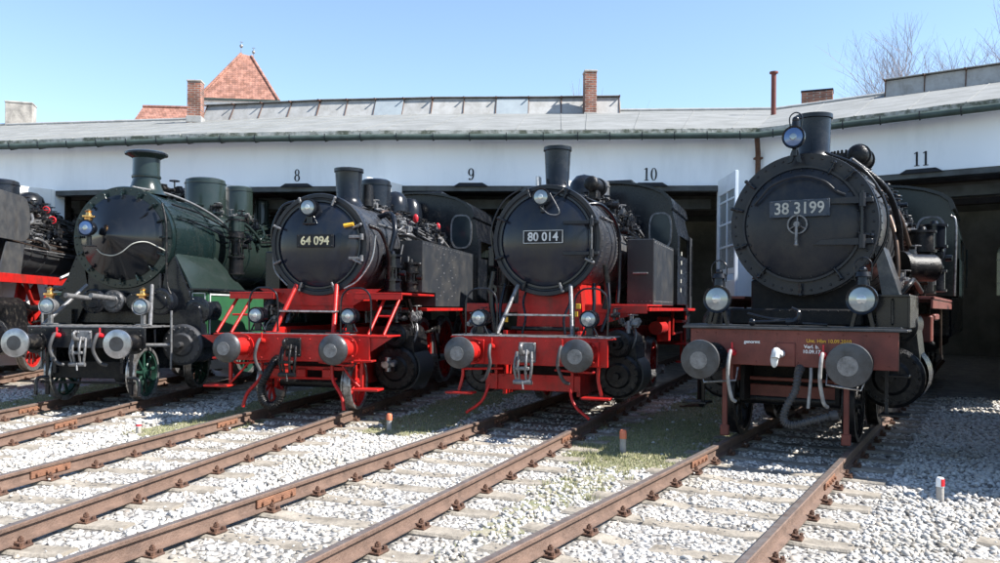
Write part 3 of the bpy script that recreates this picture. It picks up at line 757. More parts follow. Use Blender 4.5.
    handrail(g, zc, .76, 2.4, 7.1, 60); handrail(g, zc, .76, 2.4, 7.1, -62)
    pipe(g, [(.5, 3.0, 3.35), (.8, 2.9, 3.4), (.95, 2.7, 3.1), (.9, 2.6, 2.7)], .05, 'black'); pipe(g, [(.75, 1.9, 3.1), (.9, 2.1, 3.0), (.98, 2.3, 2.6), (.95, 2.4, 2.2)], .035, 'grime')
    air_pump(g, .96, 2.55, 2.0, .62, .14, 'black'); air_pump(g, 1.2, 2.9, 2.0, .5, .11, 'grime')
    for i, (yy, a) in enumerate(((5.0, 38), (6.6, 40))):
        b = B(); p = bpath(zc, .76, [(yy, a, .25)])[0]; sph(b, p, .06, (1, .5, 1.6), 12); obj('red_valve_wheel', b, 'redmark', g)
    for s in (-1, 1):
        x0, x1 = .95, 1.38
        b = B(); prism(b, [(3.0, 1.98), (3.0, 2.93), (7.0, 2.93), (7.0, 1.72), (3.9, 1.72), (3.9, 1.98)], 'yz', s*x0, s*x1); tk = obj('side_tank', b, 'tank', g)
        b = B()
        for i in range(14):
            for j in range(2): rivet(b, (s*x1, 4.0+.9*j+((i*7) % 5)*.13, 1.86+i*.075), .011, (s, 0, 0))
        for i in range(18): rivet(b, (s*x1, 3.1+i*.22, 2.88), .010, (s, 0, 0))
        box(b, (s*1.22, 2.97, 2.5), (.28, .04, .03), .006); box(b, (s*1.12, 2.97, 2.57), (.03, .04, .12), .006); tube(b, [(s*.98, 2.96, 2.0), (s*.97, 2.93, 2.5), (s*1.02, 2.95, 2.85)], .018, 6)
        obj('tank_grab_handle', b, 'grey', tk)
        b = B(); box(b, (s*1.2, 5.6, 1.66), (.5, 5, .06), .004); obj('running_board_valance', b, 'red', g)
        cylinder_block(g, s, 1.12, .62, 2.3, 3.4, .38, 'grime', True, .58, .19, cover='grime')
        b = B(); lathe(b, [(0, .385), (0, .415), (.85, .415), (.85, .385)], (s*1.12, 2.42, .62), (0, 1, 0), 40); obj('cylinder_lagging', b, 'ash', g)
        valve_cluster(g, (s*1.35, 2.6, 1.5), 1.4, 920+s, 'grey'); valve_cluster(g, (s*1.15, 2.5, 1.55), 1.1, 925+s, 'bufgrey')
        for k in range(3): pipe(g, [(s*(1.35-.1*k), 2.5+.2*k, 1.0), (s*(1.45-.1*k), 2.5+.2*k, 1.3), (s*(1.3-.1*k), 2.7+.2*k, 1.6), (s*(1.2-.1*k), 2.8+.2*k, 1.85)], .024, ['grey', 'grime', 'bufgrey'][k])
        b = B(); cyl(b, (s*1.12, 1.75, .72), (s*1.12, 2.3, .72), .06, .06, 12); cyl(b, (s*1.12, 1.9, .60), (s*1.12, 1.9, .84), .05, .05, 10); box(b, (s*1.12, 1.9, .72), (.24, .06, .08), .01); obj('tail_rod', b, 'steel', g)
        rods(g, s, .98, [5.0, 6.8, 8.6], .75)
        b = B(); box(b, (s*1.35, 6.9, 1.35), (.16, .5, .5), .02); tube(b, [(s*1.35, 6.0, 1.6), (s*1.35, 6.6, 1.0), (s*1.3, 7.2, .6)], .03, 6); obj('brake_hanger', b, 'red', g)
    wheelset(g, 1.35, .425, 'red', 9)
    for y in (5.0, 6.8, 8.6): wheelset(g, y, .75, 'red', 14, crank=-pi/2)
    wheelset(g, 10.6, .425, 'red', 9)
    cab(g, 7.0, 9.4, 1.5, 1.75, 3.75, 4.34, 'black', ((1.1, 3.45, .22, .36),), rm='black')
    b = B(); box(b, (0, 10.3, 2.3), (2.8, 1.8, 1.4), .02); obj('coal_bunker', b, 'black', g)
    b = B(); box(b, (0, 11.6, 1.06), (2.4, .06, .4), .01); obj('rear_buffer_beam', b, 'red', g)
    return g

# ================================================================== locomotive 38 3199
def loco_38():
    t = 4
    g = thing('steam_locomotive', 'large black tender engine with brown-red buffer beam and faded blue plate 38 3199', 'locomotive', origin(t), -(TH[t]+ROT[t]), GROUP)
    zc = 2.9
    b = B(); box(b, (.08, .62, 1.23), (2.52, .06, .46), .006); 
    for i in range(10):
        for zz in (1.05, 1.41): rivet(b, (-1.1+i*.26, .59, zz), .012)
    obj('buffer_beam', b, 'darkred', g)
    b = B(); box(b, (.08, .80, 1.475), (2.72, .5, .03), .005); box(b, (0, 1.3, 1.50), (2.7, .9, .02), .004); obj('front_platform', b, 'bufgrey', g)
    b = B(); box(b, (0, 1.50, 1.62), (1.7, .4, .22), .02); box(b, (0, 2.3, 1.9), (1.5, .6, .5), .03)
    for i in range(14): rivet(b, (-.8+i*.123, 1.29, 1.70), .012)
    obj('smokebox_saddle', b, 'matt', g)
    for s in (-1, 1):
        # side boxes of the running board
        b = B(); box(b, ((1.22 if s > 0 else -.98), 1.12, 1.70), ((.38 if s > 0 else .14), .03, .40), .006)
        if s > 0:
            box(b, (s*1.4, 1.7, 1.70), (.03, 1.2, .40), .004); box(b, (s*1.22, 1.6, 1.9), (.40, 1.2, .03), .004)
            tube(b, [(s*1.22, 1.11, 1.54), (s*1.22, 1.02, 1.56), (s*1.22, 1.02, 1.84), (s*1.22, 1.11, 1.86)], .012, 6, False)
        obj('running_board_front', b, 'black', g)
        buffer_(g, s*.875, 'black', 'bufgrey', .26 if s > 0 else .25, .59, dome=.012, z=1.08)
        headlamp(g, s*.90, .82, 1.85, .185, 'big', 'black')
        hose(g, s*.56-.05, .59, 1.15, .06, .62, 'whitehose', .024, 'redmark')
        b = B(); box(b, (s*.75, .72, .56), (.065, .05, .92), .008); box(b, (s*.75, .72, .12), (.11, .07, .14), .01); obj('rail_guard', b, 'darkred', g)
        b = B(); prism(b, [(.62, 1.0), (1.5, 1.0), (2.1, .7), (2.1, .55), (1.2, .75), (.62, .8)], 'yz', s*.64-.02, s*.64+.02); obj('bogie_frame', b, 'darkred', g)
        b = B(); tube(b, [(s*.55, .6, .96), (s*.55, .5, .8), (s*.95, .45, .76), (s*1.0, .5, .9)], .014, 6, False); obj('shunter_handrail', b, 'steel', g)
        # step frame behind the beam
        b = B(); tube(b, [(s*1.16, 1.1, 1.2), (s*1.16, 1.1, .42), (s*1.4, 1.1, .42)], .03, 4, False); box(b, (s*1.26, 1.15, .42), (.34, .3, .03), .005); box(b, (s*1.26, 1.2, .9), (.3, .24, .03), .005)
        tube(b, [(s*1.14, 1.04, 1.45-.3), (s*1.14, 1.0, 1.35), (s*1.3, 1.0, 1.35), (s*1.3, 1.04, .95)], .014, 6, False); obj('step', b, 'grime', g)
    b = B(); box(b, (-.05, 1.35, .6), (1.3, .06, .2), .01); box(b, (-.05, 1.3, .78), (1.4, .05, .05), .01); obj('bogie_stretcher', b, 'darkred', g)
    b = B(); box(b, (0, 2.0, .9), (1.2, .1, .6), .01); obj('bogie_bolster', b, 'matt', g)
    coupling_b = B(); box(coupling_b, (.05, .585, 1.15), (.24, .03, .3), .01); ck = obj('coupling_plate', coupling_b, 'darkred', g)
    b = B(); tube(b, [(0, .58, 1.16), (0, .4, 1.17), (0, .28, 1.2), (0, .24, 1.12)], .05, 10); sph(b, (-.02, .28, 1.10), .06, (.8, .6, 1.7), 14); obj('coupling_hook', b, 'pale', ck)
    bighose(g, [(.22, .66, 1.0), (.22, .5, .92), (.2, .44, .72), (.10, .40, .5), (.08, .38, .34), (.2, .38, .3), (.45, .42, .38), (.68, .5, .45)], .040, 'hose')
    pipe(g, [(.35, .62, 1.0), (.36, .55, .85), (.34, .5, .5)], .02, 'whitehose', 'air_pipe')
    # lettering on the beam
    text('beam_text', 'Unt. Hbn 10.09.2010', .062, 'yellow', g, (.56, .583, 1.33), .002, .0008)
    text('beam_text', 'Verl. b.\n10.09.17', .062, 'white', g, (.36, .583, 1.225), .002, .0008)
    text('beam_text', 'genormt', .058, 'white', g, (-.37, .583, 1.30), .002, .0012)
    # hinged shackle lying on the platform
    b = B(); tube(b, [(-.52, .95, 1.66), (-.25, .9, 1.60), (0, .88, 1.58)], .022, 8); tube(b, [(-.42, .78, 1.55), (-.2, .8, 1.56), (.02, .85, 1.58)], .024, 8); sph(b, (-.42, .78, 1.55), .05, n=10)
    tube(b, [(.0, .86, 1.56), (.12, .85, 1.58), (.15, .85, 1.68), (.06, .86, 1.74)], .05, 10, r2=.02); tube(b, [(.2, .85, 1.54), (.5, .85, 1.53)], .018, 8); obj('coupling_shackle', b, 'black', g)
    frames(g, 1.0, 9.5, 'matt', 1.4, .5)
    R1 = .975
    smokebox(g, zc, 1.80, 3.9, R1, 'litflank')
    b = B(); lathe(b, [(0, 0), (0, R1+.005), (.05, R1+.012), (.06, R1-.02)], (0, 1.76, zc), (0, 1, 0), 80)
    ringrivets(b, (0, 1.76, zc), R1-.055, 44, .019); obj('smokebox_front', b, 'smoke', g)
    b = B(); lathe(b, [(-.11, 0), (-.10, .3), (-.07, .55), (-.02, .72), (.0, .78), (.02, .80), (.05, .80)], (0, 1.72, zc), (0, 1, 0), 80)
    ring(b, (0, 1.71, zc), .77, .80, -.012, .03, 80); ringrivets(b, (0, 1.70, zc), .74, 32, .014)
    dr = obj('smokebox_door', b, 'smoke', g)
    for a, q in ((200, .86), (232, .84), (270, .90), (305, .84), (165, .90), (140, .9), (45, .88), (62, .84), (348, .84), (20, .84)):
        clamp(g, math.cos(R(a))*q, 1.74, zc+math.sin(R(a))*q, R(a), 'black', .14)
    for zz in (.28, -.27):
        b = B(); prism(b, [(.18 if zz < 0 else .28, zc+zz-.03), (.76, zc+zz-.045), (.76, zc+zz+.045), (.28, zc+zz+.03)], 'xz', 1.60, 1.64)
        cyl(b, (.79, 1.62, zc+zz-.09), (.79, 1.62, zc+zz+.09), .045, .045, 14); box(b, (.86, 1.68, zc+zz), (.12, .1, .07), .01); obj('door_hinge', b, 'smoke', dr)
    b = B(); cyl(b, (.79, 1.62, zc-.36), (.79, 1.62, zc+.40), .022, .022, 10); obj('hinge_pin', b, 'black', dr)
    b = B(); ring(b, (-.02, 1.55, zc-.02), .115, .135, 0, .02, 32); cyl(b, (-.02, 1.5, zc-.02), (-.02, 1.62, zc-.02), .04, .05, 14)
    for k in range(3):
        a = pi/2+k*2*pi/3; tube(b, [(-.02, 1.55, zc-.02), (-.02+.12*math.cos(a), 1.56, zc-.02+.12*math.sin(a))], .01, 6, False)
    tube(b, [(-.02, 1.5, zc-.02), (-.02, 1.49, zc-.3)], .02, 8, False); sph(b, (-.02, 1.49, zc-.3), .028, n=8); obj('door_handwheel', b, 'grey', dr)
    pipe(dr, [(-.62, 1.66, zc+.28), (-.55, 1.62, zc+.36), (-.35, 1.6, zc+.55), (0, 1.6, zc+.64), (.3, 1.6, zc+.56), (.46, 1.62, zc+.42), (.58, 1.64, zc+.36)], .016, 'smoke', 'door_handrail')
    b = B(); box(b, (0, 1.575, zc+.20), (.79, .025, .235), .006)
    for sx in (-1, -.33, .33, 1):
        for sz in (-1, 1): rivet(b, (sx*.365, 1.56, zc+.20+sz*.095), .010)
    pl = obj('number_plate', b, 'blueplate', g)
    text('plate_number', '38 3199', .225, 'palegold', pl, (0, 1.560, zc+.195), .003, .003, .90)
    headlamp(g, -.06, 1.45, 4.06, .15, 'top', 'black', 'bluelens')
    b = B(); cyl(b, (-.06, 1.6, 4.2), (-.06, 1.6, 4.3), .06, .05, 12); sph(b, (-.06, 1.6, 4.32), .05, n=10); tube(b, [(-.13, 1.6, 4.2), (-.14, 1.6, 4.36), (-.06, 1.6, 4.42), (.02, 1.6, 4.36), (.01, 1.6, 4.2)], .01, 6)
    obj('lamp_vent', b, 'black', g); b = B()
    prism(b, [(-.10, 3.9), (-.16, 3.72), (-.10, 3.74), (-.05, 3.86)], 'xz', 1.55, 1.60); prism(b, [(-.02, 3.9), (.03, 3.72), (-.03, 3.74), (-.07, 3.86)], 'xz', 1.55, 1.60)
    obj('lamp_bracket', b, 'black', g)
    chimney(g, 2.55, 3.82, 4.56, .225, .24, 'black', .022, .3)
    boiler(g, zc, 3.9, 7.6, .86, 'boiler', 5, 'grey')
    dome(g, 4.2, 3.6, 4.25, .36, 'boiler', True, 'sand_dome'); dome(g, 5.8, 3.6, 4.3, .34, 'black', False, 'steam_dome')
    b = B(); cyl(b, (.55, 2.9, 4.0), (.55, 3.5, 4.0), .15, .15, 24); sph(b, (.55, 2.9, 4.0), .15, (1, .5, 1), 18); ring(b, (.55, 3.0, 4.0), .14, .175, 0, .05, 24); ring(b, (.55, 3.4, 4.0), .14, .175, 0, .05, 24); box(b, (.5, 3.2, 3.82), (.2, .3, .2), .02); obj('turbo_generator', b, 'grime', g)
    b = B(); cyl(b, (.28, 3.7, 3.8), (.28, 3.7, 4.14), .26, .26, 28)
    for k in range(26): box(b, (.28+.25*math.cos(2*pi*k/26), 3.7+.25*math.sin(2*pi*k/26), 4.16), (.035, .035, .05), .005)
    obj('feedwater_dome', b, 'grime', g)
    boiler_fittings(g, zc, .86, 3.2, 7.4, 41, 60, amax=92)
    for k in range(5): pipe(g, bpath(zc, .88, [(2.2+k*.3, 24+k*5, .08), (3.6, 34+k*9, .13), (5.0, 42+k*9, .12), (7.4, 40+k*9, .08)]), .026, ['black', 'grime', 'grey', 'black', 'grime'][k])
    handrail(g, zc, .98, 1.9, 3.9, 68, 'black', 3); handrail(g, zc, .9, 3.9, 7.4, 66, 'black'); handrail(g, zc, .9, 1.9, 7.4, -66, 'black')
    pipe(g, bpath(zc, 1.0, [(1.9, 15, .03), (1.95, 45, .05), (2.0, 75, .06), (2.0, 100, .06), (2.0, 125, .05)]), .02, 'black', 'smokebox_pipe')
    pipe(g, bpath(zc, 1.0, [(2.3, 30, .08), (2.6, 60, .1), (2.9, 85, .1), (3.1, 105, .15)]), .045, 'grime'); pipe(g, bpath(zc, .9, [(3.2, 50, .1), (3.4, 75, .18), (3.6, 100, .3)]), .035, 'copper')
    # pale steam pipe cover beside the smokebox
    b = B(); prism(b, [(.88, 2.62), (1.00, 2.58), (1.22, 1.90), (1.00, 1.90)], 'xz', 2.0, 2.7); obj('steam_pipe_cover', b, 'litflank', g)
    # pumps on the right running board
    b = B(); cyl(b, (1.15, 3.3, 2.35), (1.5, 3.6, 2.35), .2, .2, 24)
    for k in range(14): rivet(b, (1.13+.0, 3.28, 2.35), .01)
    cyl(b, (1.10, 3.26, 2.35), (1.16, 3.31, 2.35), .24, .24, 24); cyl(b, (1.5, 3.6, 2.35), (1.56, 3.65, 2.35), .16, .12, 20); obj('feed_pump', b, 'grime', g)
    air_pump(g, 1.3, 4.3, 2.0, .95, .17, 'grime'); air_pump(g, 1.42, 5.0, 2.05, 1.05, .17, 'black')
    for i in range(6): valve_cluster(g, (1.15+.06*i, 3.0+.35*i, 2.1+.2*(i % 3)), 1.2, 500+i, 'grime' if i % 2 else 'grey')
    pipe(g, [(1.05, 2.9, 1.9), (1.1, 2.9, 2.3), (1.05, 3.0, 2.8), (.95, 3.2, 3.1)], .035, 'copper'); pipe(g, [(1.2, 2.4, 1.95), (1.3, 2.5, 2.1), (1.3, 3.0, 2.15), (1.35, 3.6, 2.0)], .035, 'grime')
    for s in (-1, 1):
        b = B(); box(b, (s*1.3, 5.2, 1.9), (.56, 5.0, .04), .004); box(b, (s*1.55, 5.2, 1.83), (.03, 5.0, .16), .004); obj('running_board', b, 'darkred', g)
        cylinder_block(g, s, 1.12, .82, 2.0, 3.1, .40, 'grime', True, .70, .22, 20, vx=1.2)
        b = B(); lathe(b, [(0, .43), (.6, .44), (.6, .40)], (s*1.12, 2.3, .84), (0, 1, 0), 36); obj('cylinder_lagging', b, 'greenblack', g)
        rods(g, s, 1.0, [4.9, 6.9, 8.6], .875)
        cyl_b = B(); tube(cyl_b, [(s*1.4, 4.2, 1.8), (s*1.42, 4.3, 1.3), (s*1.45, 4.6, 1.2)], .025, 6); obj('drain_pipe', cyl_b, 'grime', g); cyl_b = B(); tube(cyl_b, [(s*1.5, 5.5, 1.8), (s*1.5, 5.6, 1.1), (s*1.5, 5.9, .9)], .022, 6); obj('drain_pipe', cyl_b, 'copper', g)
        b = B(); box(b, (s*1.35, 3.7, 1.45), (.3, .3, .4), .02); box(b, (s*1.4, 4.4, 1.62), (.25, .9, .1), .02); obj('motion_bracket', b, 'darkred', g)
    for y in (1.38, 3.5): wheelset(g, y, .5, 'grime', 9, tyre='grime')
    for y in (4.9, 6.9, 8.6): wheelset(g, y, .875, 'grime', 14, crank=-pi/2, tyre='grime')
    cab(g, 7.4, 9.6, 1.70, 2.0, 3.6, 4.12, 'greenblack', ((1.22, 3.05, .23, .42),), rm='black')
    b = B(); tube(b, [(1.62, 7.38, 2.0), (1.64, 7.36, 3.3), (1.55, 7.36, 3.5)], .02, 8); obj('cab_handrail', b, 'steel', g)
    # tender
    b = B(); box(b, (0, 13.2, 2.1), (2.9, 6.2, 1.9), .04); obj('tender_tank', b, 'black', g)
    b = B(); box(b, (0, 13.2, 1.0), (2.2, 6.4, .35), .02); obj('tender_frame', b, 'matt', g)
    for y in (11.0, 12.7, 14.0, 15.6): wheelset(g, y, .5, 'grime', 9)
    return g

# ================================================================== green express locomotive
def loco_green():
    t = 1
    g = thing('steam_locomotive', 'green express engine with black conical smokebox door and flared green chimney', 'locomotive', origin(t), -(TH[t]+ROT[t]), GROUP)
    zc = 2.96
    b = B(); box(b, (.02, .62, 1.12), (2.08, .06, .34), .006)
    for i in range(9): rivet(b, (-.95+i*.24, .59, 1.25), .013)
    obj('buffer_beam', b, 'black', g)
    b = B(); box(b, (0, 1.2, 1.31), (2.06, 1.2, .025), .004)
    for i in range(12): box(b, (-.85+.155*i, 1.2, 1.326), (.05, 1.1, .006), 0)
    obj('front_platform', b, 'grey', g)
    for s in (-1, 1):
        buffer_(g, s*.875, 'grime', 'bufbright', .245, .59, True, dome=.02)
        headlamp(g, s*.84+.04, .78, 1.67, .145, 'brass', 'grey')
        hose(g, s*.38-.08, .59, 1.16, .16, .5, 'hose', .03, 'redmark')
        b = B(); box(b, (s*.75, .75, .55), (.07, .05, .85), .01); tube(b, [(s*.66, .74, .42), (s*.9, .7, .4), (s*.92, .68, .12)], .03, 6, True); obj('rail_guard', b, 'black', g)
        b = B(); tube(b, [(s*.98, .95, 1.32), (s*.62, 1.75, 2.06)], .035, 8, False); obj('smokebox_stay', b, 'grey', g)
    b = B(); box(b, (-.02, .8, .56), (1.5, .05, .3), .01); box(b, (-.02, .74, .34), (1.7, .03, .04), .005); obj('front_stretcher', b, 'matt', g)
    coupling(g, 'grey', 1.1, .59, 0)
    # smokebox
    smokebox(g, zc, 1.92, 3.9, .93, 'greenblack')
    b = B(); lathe(b, [(0, .70), (0, .95), (.05, .965), (.08, .93)], (0, 1.86, zc), (0, 1, 0), 72)
    ringrivets(b, (0, 1.86, zc), .90, 40, .018); obj('smokebox_front', b, 'greenblack', g)
    b = B(); lathe(b, [(-.52, 0), (-.515, .04), (-.49, .09), (-.10, .66), (-.03, .76), (.0, .80), (.05, .80)], (0, 1.84, zc), (0, 1, 0), 72)
    dr = obj('smokebox_door', b, 'gloss', g)
    for i in range(16):
        a = 2*pi*i/16; clamp(g, math.cos(a)*.82, 1.83, zc+math.sin(a)*.82, a, 'greenblack', .09)
    headlamp(g, -.36, 1.22, 3.08, .15, 'brass', 'black', 'bluelens')
    cp = [(-.34, -.24), (-.22, -.33), (-.02, -.36), (.16, -.30), (.36, -.14), (.55, -.10), (.74, -.20), (.88, -.26)]
    pipe(g, [(x, 1.84-.52+.70*math.hypot(x, z)-.05, zc+z) for x, z in cp]+[(.95, 1.9, 2.95)], .011, 'palegold', 'lamp_cable')
    pipe(g, [(.2, 1.6, 3.25), (.4, 1.66, 3.28), (.55, 1.72, 3.42)], .016, 'black', 'door_handrail')
    pipe(g, [(.78, 1.78, 3.6), (.88, 1.74, 3.2), (.9, 1.72, 2.6), (.92, 1.72, 2.1), (1.0, 1.7, 1.9)], .02, 'grime', 'smokebox_pipe')
    b = B(); lathe(b, [(0, .42), (.04, .36), (.1, .32), (.2, .28), (.30, .255), (.72, .255), (.74, .28), (.78, .36), (.80, .385), (.84, .385), (.86, .33), (.86, .22), (.4, .2), (.4, 0)], (0, 2.75, 3.86), (0, 0, 1), 48)
    ch = obj('chimney', b, 'green', g)
    b = B(); lathe(b, [(.0, .27), (.02, .275), (.05, .27)], (0, 2.75, 4.20), (0, 0, 1), 48); obj('chimney_band', b, 'greenblack', ch)
    b = B(); lathe(b, [(0, .385), (.0, .40), (.035, .40), (.045, .385)], (0, 2.75, 4.655), (0, 0, 1), 48); obj('chimney_lip', b, 'black', ch)
    boiler(g, zc, 3.9, 10.6, .88, 'green', 5, 'greenblack')
    dome(g, 5.6, 3.6, 4.62, .45, 'green', True, 'steam_dome'); dome(g, 7.7, 3.6, 4.74, .34, 'green', True, 'sand_dome'); dome(g, 9.4, 3.6, 4.62, .2, 'green', True, 'safety_valve_cover')
    valve_cluster(g, (.15, 3.7, 4.03), 1.6, 77, 'black'); valve_cluster(g, (.05, 3.4, 3.95), 1.4, 78, 'grime')
    b = B(); prism(b, [(3.0, 3.2), (3.0, 2.9), (3.9, 2.9), (3.9, 3.2)], 'yz', .85, .9); 
    handrail(g, zc, .9, 2.2, 10.4, 64, 'greenblack', 7); handrail(g, zc, .9, 2.2, 10.4, -64, 'greenblack', 7); obj('builder_bracket', b, 'green', g)
    pipe(g, bpath(zc, .93, [(2.1, 2, .05), (2.9, 20, .09), (3.7, 40, .1), (4.4, 62, .12), (4.6, 85, .12)]), .024, 'grey', 'handrail')
    pipe(g, bpath(zc, .92, [(2.4, 45, .05), (3.4, 52, .09), (4.6, 66, .1)]), .018, 'grime'); pipe(g, bpath(zc, .92, [(2.4, 62, .05), (3.4, 70, .08), (4.6, 80, .1)]), .018, 'black')
    boiler_fittings(g, zc, .9, 4.2, 10.0, 61, 22, ('greenblack', 'grime', 'green'), 88)
    for s in (-1, 1):
        # flared sheets between smokebox and frame
        b = B(); prism(b, [(s*.80, 2.45), (s*.95, 2.62), (s*1.46, 1.36), (s*.95, 1.32), (s*.7, 1.9)], 'xz', 1.95, 2.0)
        for k in range(9): rivet(b, (s*(.95+.057*k), 1.94, 2.55-.138*k), .012)
        obj('saddle_sheet', b, 'black', g)
        b = B(); v = [(s*.86, 2.1, 2.72), (s*.86, 4.1, 2.72), (s*1.38, 4.6, 1.98), (s*1.30, 2.0, 1.98)]
        vs = [b.verts.new(p) for p in v]; vs2 = [b.verts.new((p[0]-s*.03, p[1], p[2]-.02)) for p in v]
        b.faces.new(vs); b.faces.new(vs2[::-1])
        for k in range(4): b.faces.new((vs[k], vs[(k+1) % 4], vs2[(k+1) % 4], vs2[k]))
        obj('smokebox_flank', b, 'green', g)
        b = B(); box(b, (s*1.35, 6.0, 2.0), (.5, 8.0, .04), .005); obj('running_board', b, 'black', g)
        b = B(); prism(b, [(2.1, 1.95), (5.2, 1.95), (5.2, .8), (2.6, .8), (2.1, 1.0)], 'yz', s*1.50, s*1.53); vp = obj('valance_panel', b, 'brightgreen', g)
        b = B(); box(b, (s*1.54, 2.2, 1.45), (.012, .03, .98), 0); box(b, (s*1.54, 3.65, 1.91), (.012, 2.9, .03), 0); box(b, (s*1.54, 3.65, .87), (.012, 2.3, .03), 0); obj('cream_lining', b, 'pale', vp)
        b = B(); box(b, (s*1.37, 2.09, 1.45), (.28, .03, 1.0), .004); vf = obj('valance_front', b, 'brightgreen', g)
        b = B(); box(b, (s*1.43, 2.07, 1.5), (.13, .02, .16), .01); obj('brass_works_plate', b, 'brass', vf)
        b = B()
        for sx in (-1, 1): box(b, (s*1.37+sx*.12, 2.070, 1.45), (.018, .008, .96), 0)
        box(b, (s*1.37, 2.070, 1.93), (.24, .008, .018), 0); obj('cream_lining', b, 'pale', vf)
        # outside low pressure cylinder and valve
        cylinder_block(g, s, 1.22, .97, 1.72, 2.6, .37, 'black', False, .64, .25, 18, 'bufgrey')
        b = B(); cyl(b, (s*1.36, 1.98, 1.60), (s*1.36, 2.6, 1.60), .25, .25, 32); lathe(b, [(-.06, 0), (-.06, .10), (-.02, .12), (-.02, .19), (0, .26), (.04, .27)], (s*1.36, 1.96, 1.60), (0, 1, 0), 32); ringrivets(b, (s*1.36, 1.95, 1.60), .22, 14, .014); obj('valve_chest', b, 'black', g)
        b = B(); tube(b, [(s*.6, 1.1, .98), (s*1.2, 1.35, .98)], .035, 8, False); tube(b, [(s*1.2, 1.3, .55), (s*1.2, 1.3, 1.6)], .022, 8, False); obj('cylinder_pipe', b, 'grey', g)
        air_pump(g, s*1.2, 4.4, 2.4, 1.15, .15, 'grime')
        b = B(); cyl(b, (s*1.2, 4.4, 3.3), (s*1.2, 4.4, 3.62), .165, .165, 24); obj('green_pump_casing', b, 'green', g)
        rods(g, s, 1.0, [6.2, 8.2, 10.2], .93)
    # inside cylinder covers between the frames
    for (x, r) in ((-.47, .22), (-.10, .20), (.80, .24), (.33, .17)):
        b = B(); cyl(b, (x, 1.7, 1.76), (x, 2.3, 1.76), r*.95, r*.95, 28); lathe(b, [(-.06, 0), (-.06, r*.55), (-.03, r*.62), (-.03, r*.9), (0, r*1.05), (.04, r*1.05)], (x, 1.7, 1.76), (0, 1, 0), 32)
        ringrivets(b, (x, 1.67, 1.76), r*.78, 12, .016); obj('inside_cylinder_cover', b, 'bufgrey' if x == -.10 else 'black', g)
    for x in (-.62, -.16):
        b = B(); cyl(b, (x, 1.05, 1.86), (x+.12, 1.75, 1.80), .045, .045, 14); obj('tail_rod_tube', b, 'grey', g)
    b = B(); box(b, (0, 2.1, 1.75), (1.9, .06, .8), .01); box(b, (0, 2.2, 2.1), (1.4, .6, .4), .02); obj('cylinder_block', b, 'black', g)
    frames(g, .7, 12.0, 'black', 1.3, .5)
    for y in (1.2, 3.5): wheelset(g, y, .475, 'wheelgreen', 9)
    for y in (6.2, 8.2, 10.2): wheelset(g, y, .93, 'wheelgreen', 16, crank=-pi/2)
    b = B(); box(b, (.892, 8.0, 3.15), (.03, .3, .25), .01); np_ = obj('boiler_number_plate', b, 'brass', g)
    for k in range(3):
        b2 = B(); box(b2, (.91, 7.91+.085*k, 3.15), (.01, .05, .13), .004); obj('plate_digit', b2, 'plate', np_)
    cab(g, 10.8, 12.8, 1.5, 1.9, 3.6, 4.3, 'green', ((1.1, 3.1, .2, .34),), rm='black')
    b = B(); box(b, (0, 16.5, 2.1), (2.9, 6.2, 1.9), .04); obj('tender_tank', b, 'green', g)
    b = B(); box(b, (0, 16.5, 1.0), (2.2, 6.4, .35), .02); obj('tender_frame', b, 'matt', g)
    for y in (14.2, 15.9, 17.4, 18.8): wheelset(g, y, .5, 'wheelgreen', 9)
    return g

